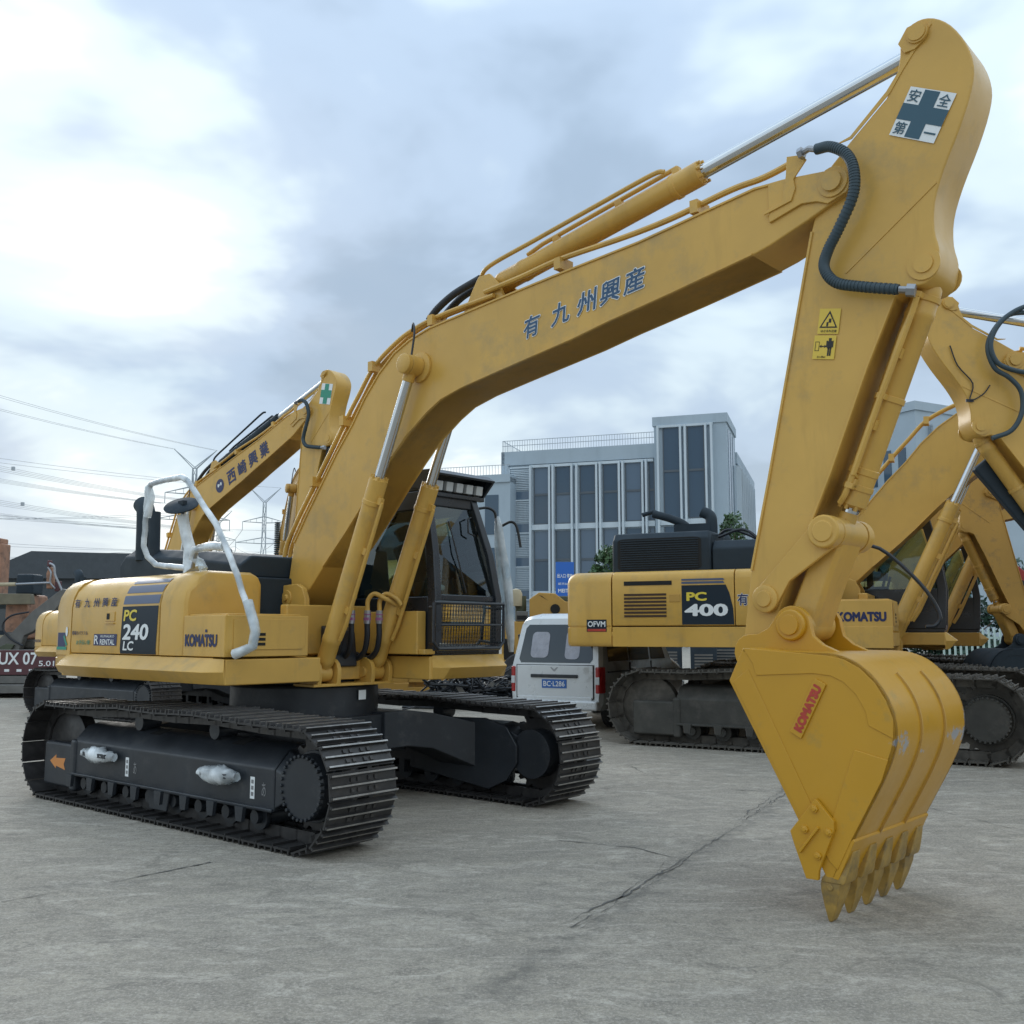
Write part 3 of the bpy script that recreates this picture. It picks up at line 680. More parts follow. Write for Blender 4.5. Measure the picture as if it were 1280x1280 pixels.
        ft = MB(); ft.tube([pts[0], pts[1], pts[2]], .02, 8); ft.tube([pts[0], pts[0] + (Vector(pts[1])-Vector(pts[0])).normalized()*.05] if False else [Vector(pts[0]), Vector(pts[0])*.6 + Vector(pts[1])*.4], .036, 6)
        e = cv[-1]; ft.tube([e, Vector(XA((5.93, -.22, 3.48)))], .022, 8); ft.tube([Vector(XA((5.90, -.225, 3.485))), Vector(XA((5.945, -.215, 3.475)))], .038, 6)
        ft.build('hose_fitting', [M['dull']], root)
    # ---- rams
    ram('boom_cylinder', (fx(CYLF[0]), CYLF[1]), TB(*P_ct), -.30, .080, .045, cfg.get('bc', 1.84), (CY, M['chrome'], Y), root, tubes=3)
    ram('boom_cylinder', (fx(CYLF[0]), CYLF[1]), TB(*P_ct), .30, .080, .045, cfg.get('bc', 1.84), (CY, M['chrome'], Y), root, tubes=3)
    ac = Vector(TB(*P_ab)) - Vector(TA(*P_at))
    ram('arm_cylinder', TB(*P_ab), TA(*P_at), 0, .085, .052, 2.05, (CY, M['chrome'], Y), root, tubes=1)
    ram('bucket_cylinder', TA(*P_bt), TA(*P3), 0, .082, .048, 1.45, (CY, M['chrome'], Y), root, tubes=2)
    # ---- arm
    a = MB(XA); a.prism(ARM, -.17, .17)
    arm = a.build('arm', [ACOL], root, bevel=.012, smooth=25)
    k0 = ARM.index((4.836, 1.936)); flange(XA, ARM[k0:k0+4], .181, 'rear_flange', ACOL, arm)
    k1 = ARM.index((5.82, 3.485)); flange(XA, ARM[k1:k1+4], .181, 'front_flange', ACOL, arm)
    for sy in (-1, 1):
        q = MB(XA); q.prism([(5.96, 5.08), (5.905, 5.0), (5.94, 4.93), (6.0, 4.93), (6.06, 4.97), (6.08, 5.04), (6.04, 5.09)], *sorted((sy*.17, sy*.185)))
        q.build('end_plate', [ACOL], arm, bevel=.003)
        q = MB(XA); q.lathe((P_at[0], sy*.185, P_at[1]), (0, sy, 0), [(-.01, .062), (.012, .062), (.012, .05), (.02, .05), (.02, 0)], 20); q.build('pin', [ACOL], arm)
        q = MB(XA); q.lathe((P_bt[0], sy*.17, P_bt[1]), (0, sy, 0), [(0, .095), (.012, .095), (.012, .055), (.022, .055), (.022, 0)], 20); q.build('pin', [ACOL], arm)
        q = MB(XA); q.prism([(5.50, 4.52), (5.515, 4.515), (5.60, 4.52), (5.84, 4.72), (5.92, 4.83), (6.10, 5.05), (6.09, 5.07), (5.90, 4.84), (5.82, 4.74), (5.59, 4.54)], *sorted((sy*.17, sy*.176))); q.build('seam_plate', [ACOL], arm, bevel=.002)
        q = MB(XA); q.prism([(5.52, 3.70), (5.53, 3.69), (6.08, 4.09), (6.07, 4.105)], *sorted((sy*.17, sy*.175))); q.build('weld_seam', [ACOL], arm, bevel=.002)
    q = MB(XA); q.tube(curve([(5.93, -.15, 3.46), (5.86, -.14, 3.30), (5.60, -.13, 2.72), (5.46, -.12, 2.40), (5.40, -.10, 2.32)]), .018, 8)
    q.build('arm_pipe', [CY], arm)
    # ---- bucket linkage
    for sy in (-1, 1):
        l = MB(XA); d = Vector((P3[0]-P2[0], P3[1]-P2[1])); n_ = Vector((-d.y, d.x)).normalized(); ang = math.degrees(math.atan2(d.y, d.x))
        pts = arc(P2[0], P2[1], .085, ang+90, ang+270, 8) + [(P2[0]+d.x*.35 - n_.x*-.0 + .02, P2[1]+d.y*.35 - .03)] + arc(P3[0], P3[1], .10, ang-90, ang+90, 8)
        l.prism(pts, *sorted((sy*.185, sy*.215)))
        l.lathe((P3[0], sy*.18, P3[1]), (0, sy, 0), [(0, .10), (.075, .10), (.085, .09), (.085, .062), (.095, .062), (.095, 0)], 24)
        l.lathe((P2[0], sy*.20, P2[1]), (0, sy, 0), [(0, .085), (.03, .085), (.035, .075), (.035, .05), (.05, .05), (.05, 0)], 22)
        l.build('side_link', [ACOL], root, bevel=.006)
    l = MB()
    p3 = Vector(TA(*P3)); p4 = Vector(TK(*P4)); dv = (p4-p3).normalized(); nv = Vector((-dv.y, dv.x))
    def lring(t, hw, hh):
        c = p3 + (p4-p3)*t
        return [(c.x+nv.x*a*hh, y*hw, c.y+nv.y*a*hh) for a, y in ((-1, -.8), (-.75, -1), (.75, -1), (1, -.8), (1, .8), (.75, 1), (-.75, 1), (-1, .8))]
    l.loft([lring(.0, .15, .085), lring(.12, .15, .09), lring(.3, .145, .085), (lring(.8, .14, .09)), lring(1.0, .145, .095)])
    for pp, rr in ((p3, .098), (p4, .098)): l.lathe((pp.x, -.165, pp.y), (0, 1, 0), [(0, 0), (0, rr), (.33, rr), (.33, 0)], 24)
    l.build('bucket_link', [ACOL], root, bevel=.008)
    # ---- bucket
    hw = .535
    k = MB(XK)
    inner = [(x*.0 + x, z) for x, z in BUCKET]
    for sy in (-1, 1):
        k.prism(BUCKET + [(5.44, .22), (5.40, .30)], *sorted((sy*hw, sy*(hw-.03))))
    shell_o = BUCKET[1:]; 
    def off(p, dd):
        out = []
        for i, (x, z) in enumerate(p):
            a, c = p[max(i-1, 0)], p[min(i+1, len(p)-1)]; tx, tz = c[0]-a[0], c[1]-a[1]; q_ = math.hypot(tx, tz)
            out.append((x + dd*tz/q_, z - dd*tx/q_))
        return out
    si = off(shell_o, .028)
    k.prism(shell_o + si[::-1], -hw, hw)
    buc = k.build('bucket', [YB], root, bevel=.008, smooth=30)
    for sy in (-1, 1):
        q = MB(XK); q.prism([(4.95, 1.30), (5.48, 1.40), (5.40, 1.445), (5.32, 1.48), (5.26, 1.53)] + arc(P4[0], P4[1], .115, 0, 150, 8) + [(4.98, 1.58), (4.90, 1.54)] + arc(P1[0], P1[1], .11, 90, 230, 6), *sorted((sy*.19, sy*.235)))
        ear = q.build('bucket_ear', [YB], buc, bevel=.005)
        for pp in (P4,):
            q = MB(XK); q.lathe((pp[0], sy*.235, pp[1]), (0, sy, 0), [(-.01, .095), (.02, .095), (.03, .085), (.03, .06), (.045, .06), (.045, 0)], 22); q.build('pin_boss', [YB], ear, bevel=.003)
        q = MB(XK); q.prism([(4.97, 1.46), (5.03, 1.375), (5.05, 1.305), (5.40, 1.325), (5.50, 1.315), (5.57, 1.285), (5.64, 1.22), (5.69, 1.13), (5.70, 1.06), (5.83, 1.0), (5.835, 1.10), (5.80, 1.195), (5.745, 1.285), (5.665, 1.36), (5.58, 1.405), (5.48, 1.425)], *sorted((sy*hw, sy*(hw+.006)))); q.build('rim_plate', [YB], buc, bevel=.004)
        q = MB(XK); q.prism([(5.62, .93), (5.80, .89), (5.76, .78), (5.69, .65), (5.585, .46), (5.50, .29), (5.455, .33), (5.42, .39)], *sorted((sy*hw, sy*(hw+.008)))); q.build('heel_plate', [YB], buc, bevel=.004)
        q = MB(XK); q.prism([(4.90, 1.265), (5.00, 1.34), (5.46, .42), (5.405, .34)], *sorted((sy*hw, sy*(hw+.005)))); q.build('edge_plate', [YB], buc, bevel=.003)
    q = MB(XK); q.prism([(5.592, .462), (5.600, .448), (5.585, .420), (5.500, .236), (5.47, .24), (5.56, .44)], -hw-.003, hw+.003); q.build('lip_plate', [YB], buc, bevel=.004)
    if not lite:
        sc = None
        for sy in (-1, 1):
            c_ = MB(XK); c_.prism([(5.40, .655), (5.245, .465), (5.265, .40), (5.33, .225), (5.40, .225), (5.405, .275), (5.50, .50), (5.50, .545)], *sorted((sy*(hw+.006), sy*(hw+.032))))
            for x, z in ((5.395, .60), (5.335, .485), (5.47, .485), (5.405, .355)): c_.lathe((x, sy*(hw+.03), z), (0, sy, 0), [(0, .022), (.016, .022), (.016, .013), (.022, .013), (.022, 0)], 6)
            c_.prism([(5.30, .37), (5.305, .355), (5.42, .50), (5.41, .51)], *sorted((sy*(hw+.03), sy*(hw+.05))))
            c_.build('side_cutter', [YB], buc, bevel=.004)
        for y in (-.19, .17):
            wl = MB(XK); wp = BUCKET[16:-1]; ww = off(wp, -.012)
            wl.prism(ww + wp[::-1], y-.006, y+.006); wl.build('wear_strip', [M['yel_old']], buc)
        tm = None
        for i in range(5):
            y = -.46 + .23*i
            t = MB(XK)
            def tr(z, x, hx, hy): return [(x-hx, y-hy, z), (x+hx, y-hy, z), (x+hx, y+hy, z), (x-hx, y+hy, z)]
            t.loft([tr(.30, 5.485, .030, .055), tr(.24, 5.462, .050, .066), tr(.205, 5.450, .055, .072), tr(.17, 5.447, .052, .070), tr(.09, 5.437, .036, .050), tr(.02, 5.428, .016, .036), tr(.001, 5.426, .008, .034)])
            t.cyl((5.45, y-.078, .19), (5.45, y+.078, .19), .018, n=10)
            t.build('bucket_tooth', [M['teeth']], buc, bevel=.006)
            ad = MB(XK); ad.loft([tr(.39, 5.56, .018, .045), tr(.31, 5.515, .045, .062), tr(.24, 5.475, .066, .076), tr(.214, 5.462, .066, .076)])
            ad.build('tooth_adapter', [M['teeth']], buc, bevel=.006)
    # ---- cab
    cabn(root, fx, cfg)
    return dict(root=root, boom=boom, arm=arm, bucket=buc, door=door, toolbox=tbx, XB=XB, XA=XA, XK=XK, fx=fx, prof=prof, hood=hd)

def cabn(root, fx, cfg):
    main = cfg.get('main')
    m = MB(); CB = M['cab']
    yR, yL = .465, 1.40
    A0, A1, A2 = fx(1.24), fx(1.27), fx(1.09)
    def post(pts, w=.075): 
        m.loft([[(x-w, y-w*.55, z), (x+w*.45, y-w*.55, z), (x+w*.45, y+w*.55, z), (x-w, y+w*.55, z)] for x, y, z in pts])
    post([(A0, yR+.04, 1.38), (A1, yR+.04, 1.88), (fx(1.22), yR+.05, 2.3), (A2, yR+.07, 2.86)])
    post([(A0, yL-.07, 1.38), (A1, yL-.09, 1.88), (fx(1.22), yL-.15, 2.3), (A2, yL-.27, 2.86)])
    post([(fx(.35), yL-.02, 1.38), (fx(.35), yL-.02, 1.9), (fx(.35), yL-.25, 2.86)], .06)
    post([(fx(-.45), yL-.02, 1.38), (fx(-.45), yL-.02, 1.9), (fx(-.42), yL-.25, 2.86)], .08)
    post([(fx(-.45), yR+.05, 1.38), (fx(-.45), yR+.05, 1.9), (fx(-.42), yR+.07, 2.86)], .08)
    # lower panels: right, left, rear
    m.box(fx(-.50), fx(1.2), yR, yR+.03, 1.38, 1.88); m.box(fx(-.50), fx(.35), yL-.05, yL-.02, 1.38, 1.88)
    m.box(fx(-.53), fx(-.46), yR, yL-.02, 1.38, 1.95)
    m.box(fx(-.50), fx(1.255), yR+.02, yL-.03, 1.338, 1.40)
    m.box(fx(.35), fx(1.2), yL-.045, yL-.02, 1.38, 1.62)
    # upper rails right
    m.box(fx(-.45), fx(1.10), yR+.03, yR+.10, 2.70, 2.88)
    m.box(fx(1.02), fx(1.12), yR+.05, yL-.24, 2.74, 2.88)
    m.box(fx(-.48), fx(-.40), yR+.04, yL-.22, 2.62, 2.88)
    m.box(fx(-.45), fx(1.10), yL-.30, yL-.22, 2.70, 2.88)
    m.box(fx(1.22), fx(1.27), yR+.05, yL-.08, 1.36, 1.43); m.box(fx(1.22), fx(1.275), yR+.05, yL-.09, 1.84, 1.90)
    cab = m.build('cab', [CB], root, bevel=.012)
    r = MB(); r.loft([[(fx(x), y, z) for x, y in ((-.50, yR+.04), (1.12, yR+.05), (1.12, yL-.23), (-.50, yL-.20))] for z in (2.87, 2.95)])
    r.build('cab_roof', [CB], cab, bevel=.03, seg=3)
    # lamp visor
    if cfg.get('visor', True):
        v = MB()
        v.prism([(fx(.55), 2.96), (fx(.60), 3.075), (fx(1.20), 3.075), (fx(1.28), 3.03), (fx(1.27), 3.01), (fx(1.19), 3.05), (fx(.64), 3.05), (fx(.60), 2.96)], yR+.03, yL-.12)
        for y in (yR+.03, yL-.15): v.prism([(fx(.60), 2.96), (fx(.62), 3.06), (fx(1.20), 3.06), (fx(1.27), 3.01), (fx(1.12), 2.86), (fx(1.0), 2.90)], y, y+.03)
        v.box(fx(1.10), fx(1.16), yR+.03, yL-.15, 2.83, 2.87); v.box(fx(1.09), fx(1.12), yR+.03, yL-.15, 2.88, 2.98)
        vo = v.build('roof_visor', [CB], cab, bevel=.006)
        for i in range(5):
            y = yR+.16 + i*.135
            l = MB(); l.prism([(fx(1.12), 2.89), (fx(1.17), 2.885), (fx(1.185), 2.975), (fx(1.13), 2.985)], y-.045, y+.045)
            l.build('work_lamp', [M['lamp']], vo, bevel=.008)
    # glass panes
    def pane(name, pts):
        g = MB(); g.add(pts, [tuple(range(len(pts)))]); return g.build(name, [M['glass_low' if name == 'lower_windshield' else 'glass']], cab)
    ws = pane('windshield', [(fx(1.262), yR+.08, 1.90), (fx(1.262), yL-.13, 1.90), (fx(1.21), yL-.19, 2.3), (fx(1.085), yL-.30, 2.82), (fx(1.085), yR+.11, 2.82), (fx(1.21), yR+.09, 2.3)])
    pane('lower_windshield', [(fx(1.235), yR+.08, 1.43), (fx(1.235), yL-.11, 1.43), (fx(1.262), yL-.13, 1.84), (fx(1.262), yR+.08, 1.84)])
    pane('side_window', [(fx(-.38), yR+.022, 1.885), (fx(1.18), yR+.022, 1.885), (fx(1.15), yR+.03, 2.3), (fx(1.03), yR+.05, 2.72), (fx(-.36), yR+.05, 2.72)])
    pane('door_window', [(fx(-.38), yL-.025, 1.885), (fx(1.18), yL-.06, 1.885), (fx(1.12), yL-.14, 2.3), (fx(1.0), yL-.23, 2.72), (fx(-.36), yL-.23, 2.72)])
    pane('rear_window', [(fx(-.455), yR+.08, 1.95), (fx(-.455), yL-.08, 1.95), (fx(-.435), yL-.26, 2.64), (fx(-.435), yR+.10, 2.64)])
    wp = MB(); wp.tube([(fx(1.275), yR+.42, 1.92), (fx(1.235), yR+.33, 2.3), (fx(1.155), yR+.30, 2.6)], .007, 6); wp.build('wiper', [M['black']], cab)
    s = MB(); s.box(fx(-.15), fx(.40), .72, 1.2, 1.72, 1.86); s.loft([[(fx(x), y, z) for y in (.74, 1.18)] + [(fx(x-.1), 1.18, z), (fx(x-.1), .74, z)] for x, z in ((-.10, 1.84), (-.16, 2.1), (-.20, 2.42))])
    s.loft([[(fx(x), y, z) for y in (.85, 1.07)] + [(fx(x-.07), 1.07, z), (fx(x-.07), .85, z)] for x, z in ((-.21, 2.44), (-.22, 2.60))])
    s.build('seat', [M['seat']], cab, bevel=.03)
    if not cfg.get('lite'):
        s = MB(); s.box(fx(.0), fx(.62), .53, .70, 1.40, 1.92); s.box(fx(.0), fx(.62), 1.20, 1.30, 1.40, 1.90)
        s.box(fx(.95), fx(1.10), .52, .72, 1.40, 2.02); s.cyl((fx(.55), .62, 1.92), (fx(.60), .62, 2.1), .018, n=8); s.cyl((fx(.55), 1.25, 1.90), (fx(.60), 1.25, 2.08), .018, n=8)
        s.build('console', [M['seat']], cab, bevel=.015)
    if main:
        s = MB(); s.loft([[(fx(1.06), y, z) for y, z in ((.55, 1.93), (.74, 1.93), (.76, 2.0), (.56, 2.03))], [(fx(1.16), y, z) for y, z in ((.56, 1.94), (.72, 1.94), (.73, 1.99), (.57, 2.0))]]); s.build('plastic_bag', [M['wrap']], cab, bevel=.02)
        s = MB(); s.box(fx(.80), fx(.805), .66, .86, 1.58, 1.90); s.build('yellow_notice', [M['notice']], cab)
        s = MB()
        for x, z in ((1.05, 1.60),): s.cyl((fx(x), .72, 1.42), (fx(x+.05), .70, 1.85), .015, n=8); s.cyl((fx(x), .84, 1.42), (fx(x+.05), .86, 1.85), .015, n=8)
        s.build('travel_lever', [M['dull']], cab)
        # yellow box under the cab, right side
        s = MB(); s.box(fx(.28), fx(1.19), .345, .455, 1.352, 1.745); s.box(fx(1.19), fx(1.27), .36, .50, 1.352, 1.40); s.build('cab_base_panel', [M['yel']], root, bevel=.012)
        # front guard
        g = MB(); gx = fx(1.385); y0, y1, z0, z1 = .365, 1.285, 1.405, 1.82
        pr = [(gx, y0, z1), (gx, y1, z1), (gx, y1, z0+.06), (gx, y1-.06, z0), (gx, y0+.06, z0), (gx, y0, z0+.06)]
        g.tube(pr + [pr[0]], .017, 8); g.tube([(gx, y0+.01, 1.62), (gx, y1-.01, 1.62)], .010, 8)
        for y in (y0+.05, y1-.02):
            for z in (1.45, 1.78): g.cyl((gx, y, z), (fx(1.25), y+.03, z), .014, n=8)
        g.box(gx-.03, gx+.01, y0+.02, y0+.09, z0+.05, z1-.02)
        gd = g.build('window_guard', [CB], cab)
        w = MB()
        n = 26
        for i in range(1, n): y = y0 + (y1-y0)*i/n; w.box(gx-.002, gx+.002, y-.0022, y+.0022, z0+.02, z1-.01)
        for i in range(1, 11): z = z0 + (z1-z0)*i/11; w.box(gx-.003, gx+.001, y0+.01, y1-.01, z-.0022, z+.0022)
        w.build('guard_mesh', [CB], gd, kind='stuff')
        # inside mirror, wrapped mirror pole on the far front corner
        s = MB(); s.tube([(fx(1.16), 1.06, 2.66), (fx(1.18), 1.0, 2.64), (fx(1.2), .985, 2.5), (fx(1.21), 1.06, 2.48)], .008, 6); s.build('inner_mirror_bracket', [M['black']], cab)
        s = MB(); s.tube(curve([(fx(.93), 1.40, 2.80), (fx(.98), 1.48, 2.81), (fx(1.04), 1.52, 2.77), (fx(1.06), 1.53, 2.68)]), .014, 8); s.tube(curve([(fx(1.10), 1.56, 2.62), (fx(1.20), 1.60, 2.66), (fx(1.26), 1.62, 2.60), (fx(1.30), 1.63, 2.40)]), .014, 8)
        mp = s.build('mirror_pole', [M['black']], root)
        s = MB(); s.tube([(fx(1.06), 1.53, 2.70), (fx(1.10), 1.54, 2.4), (fx(1.17), 1.55, 2.0), (fx(1.24), 1.55, 1.36)], .018, 8); s.build('pole_tube', [M['dull']], mp)
        s = MB(); s.loft([[(fx(x)+a*w_, y+b*w_*.5, z) for a, b in ((-1, 0), (-.4, -1), (.5, -.9), (1.1, 0), (.4, 1), (-.5, .8))] for x, y, z, w_ in ((1.06, 1.54, 2.72, .03), (1.08, 1.54, 2.6, .055), (1.10, 1.54, 2.40, .075), (1.13, 1.55, 2.2, .085), (1.17, 1.55, 2.0, .085), (1.21, 1.55, 1.7, .07), (1.235, 1.55, 1.5, .05), (1.245, 1.55, 1.36, .03))])
        s.build('plastic_sleeve', [M['wrap']], mp, smooth=80)
# ------------------------------------------------------------------ ground
def ground_mat():
    m = bpy.data.materials.new('yard_concrete'); m.use_nodes = True
    nt = m.node_tree; N = nt.nodes; L = nt.links; b = N['Principled BSDF']
    tc = N.new('ShaderNodeTexCoord')
    def nz(sc, det, ro, st=None, dist=0, off=(0,0,0), rot=0):
        mp = N.new('ShaderNodeMapping'); mp.inputs['Scale'].default_value = st or (1, 1, 1); mp.inputs['Location'].default_value = off; mp.inputs['Rotation'].default_value = (0, 0, rot)
        L.new(tc.outputs['Object'], mp.inputs[0])
        n = N.new('ShaderNodeTexNoise'); n.inputs['Scale'].default_value = sc; n.inputs['Detail'].default_value = det; n.inputs['Roughness'].default_value = ro; n.inputs['Distortion'].default_value = dist
        L.new(mp.outputs[0], n.inputs['Vector']); return n.outputs['Fac']
    def rng(x, a, c, d, e):
        r = N.new('ShaderNodeMapRange'); L.new(x, r.inputs[0])
        for i, q in enumerate((a, c, d, e)): r.inputs[i+1].default_value = q
        return r.outputs[0]
    def mx(f, A, B, bl='MIX'):
        x = N.new('ShaderNodeMix'); x.data_type = 'RGBA'; x.blend_type = bl
        if isinstance(f, float): x.inputs['Factor'].default_value = f
        else: L.new(f, x.inputs['Factor'])
        for q, k in ((A, 'A'), (B, 'B')):
            if isinstance(q, tuple): x.inputs[k].default_value = q + (1,)
            else: L.new(q, x.inputs[k])
        return x.outputs['Result']
    c = mx(rng(nz(.45, 7, .65, (1, 1.6, 1), .7), .38, .62, 0, 1), (0.323, 0.287, 0.230), (0.449, 0.401, 0.325))
    c = mx(rng(nz(1.7, 9, .72, (.8, 1.7, 1), .9, (3, 1, 0), .35), .40, .60, 0, .85), c, (0.256, 0.230, 0.192))
    c = mx(rng(nz(3.2, 9, .8, (.8, 1.5, 1), 1.8, (9, 4, 0), .2), .52, .60, 0, .75), c, (0.175, 0.157, 0.132))     # dark scuffs
    c = mx(rng(nz(2.4, 9, .78, (.7, 1.6, 1), 1.4, (1, 7, 0), -.45), .51, .61, 0, .75), c, (0.549, 0.497, 0.421))    # pale dust drifts
    c = mx(rng(nz(17, 8, .85, None, .8), .42, .60, 0, .7), c, (0.193, 0.174, 0.146))
    c = mx(rng(nz(55, 5, .8), .48, .62, 0, .65), c, (0.499, 0.454, 0.388))
    c = mx(rng(nz(120, 3, .7, None, 0, (4, 4, 0)), .52, .70, 0, .6), c, (0.144, 0.130, 0.111))
    c = mx(rng(nz(1.2, 8, .8, None, 1.8, (2, 12, 0)), .57, .65, 0, .65), c, (0.168, 0.152, 0.128))                  # stains
    c = mx(rng(nz(6, 7, .8, None, 1.5, (2, 2, 0)), .635, .70, 0, .65), c, (0.131, 0.120, 0.103))                     # small stains
    def seam(n, off, width, f0):      # dirt gathered along an old joint: n is the joint's normal
        d = N.new('ShaderNodeVectorMath'); d.operation = 'DOT_PRODUCT'; d.inputs[1].default_value = n; L.new(tc.outputs['Object'], d.inputs[0])
        w = N.new('ShaderNodeMath'); w.operation = 'MULTIPLY_ADD'; w.inputs[1].default_value = .35; w.inputs[2].default_value = -off - .175; L.new(nz(1.6, 5, .6), w.inputs[0])
        s = N.new('ShaderNodeMath'); s.operation = 'ADD'; L.new(d.outputs['Value'], s.inputs[0]); L.new(w.outputs[0], s.inputs[1])
        a = N.new('ShaderNodeMath'); a.operation = 'ABSOLUTE'; L.new(s.outputs[0], a.inputs[0])
        f = rng(a.outputs[0], 0, width, f0, 0)
        k = N.new('ShaderNodeMath'); k.operation = 'MULTIPLY'; L.new(f, k.inputs[0]); L.new(rng(nz(4.5, 8, .8), .42, .60, 0, 1), k.inputs[1]); return k.outputs[0]
    c = mx(seam((.888, -.46, 0), -2.15, .16, .75), c, (0.115, 0.108, 0.095))
    c = mx(seam((.86, .51, 0), 6.3, .10, .45), c, (0.14, 0.132, 0.116))
    c = mx(seam((-.30, .954, 0), 6.85, .07, .45), c, (0.14, 0.132, 0.116))
    L.new(c, b.inputs['Base Color']); b.inputs['Roughness'].default_value = 0.85; b.inputs['Specular IOR Level'].default_value = 0.3
    bp = N.new('ShaderNodeBump'); bp.inputs['Strength'].default_value = .55; bp.inputs['Distance'].default_value = .008
    L.new(nz(45, 6, .7), bp.inputs['Height'])
    bp2 = N.new('ShaderNodeBump'); bp2.inputs['Strength'].default_value = .4; bp2.inputs['Distance'].default_value = .03
    L.new(nz(2.5, 6, .6, (1, 2, 1)), bp2.inputs['Height']); L.new(bp.outputs[0], bp2.inputs['Normal']); L.new(bp2.outputs[0], b.inputs['Normal'])
    return m
M['ground'] = ground_mat()
M['crack'] = mat('crack_filler', (0.115, 0.11, 0.1), 0.9, vary=.4, vscale=4)
g = MB(); n = 24
g.add([(-1200, -300, 0), (1200, -300, 0), (1200, 2000, 0), (-1200, 2000, 0)], [(0, 1, 2, 3)])
g.build('ground', [M['ground']], kind='structure')
def crack(pts, w, seed, amp=.03):
    r = random.Random(seed); cv = []
    for (x0, y0), (x1, y1) in zip(pts, pts[1:]):
        k = max(int(math.dist((x0, y0), (x1, y1))/.05), 1)
        cv += [(x0+(x1-x0)*i/k, y0+(y1-y0)*i/k) for i in range(k)]
    cv.append(pts[-1]); L_, R_ = [], []; jx = slow = 0
    for i, (x, y) in enumerate(cv):
        a, c = cv[max(i-1, 0)], cv[min(i+1, len(cv)-1)]; tx, ty = c[0]-a[0], c[1]-a[1]; q = math.hypot(tx, ty) or 1
        jx = jx*.85 + r.uniform(-amp, amp); slow = slow*.9 + r.uniform(-.35, .35); ww = w*(.25 + max(slow, 0)*1.6)*r.uniform(.2, 1.0) if slow > -.55 else .0004
        L_.append((x - ty/q*(jx+ww), y + tx/q*(jx+ww), .004)); R_.append((x - ty/q*(jx-ww), y + tx/q*(jx-ww), .004))
    m = MB(); k = len(cv)
    m.add(L_+R_, [(i, i+1, k+i+1, k+i) for i in range(k-1)])
    m.build('pavement_crack', [M['crack']], kind='structure')
crack([(-2.96, 5.97), (-2.67, 6.25), (-2.36, 6.59), (-2.05, 6.97)], .010, 1, .008)
for sd_, o_ in ((2, 0), (21, .05), (22, -.045), (23, .02)):
    crack([(.30+o_, 5.45), (.6+o_, 5.93), (1.15+o_, 7.04), (1.83+o_, 8.33), (2.66+o_, 9.96), (3.3+o_, 11.6)], .0055, sd_, .016)
crack([(1.15, 7.04), (.87, 7.42), (.36, 7.7)], .006, 3, .012)
crack([(1.27, 12.42), (1.69, 10.22), (2.66, 9.96)], .007, 4, .014)
crack([(3.7, 9.07), (3.91, 8.33), (4.4, 7.4)], .006, 5, .014)

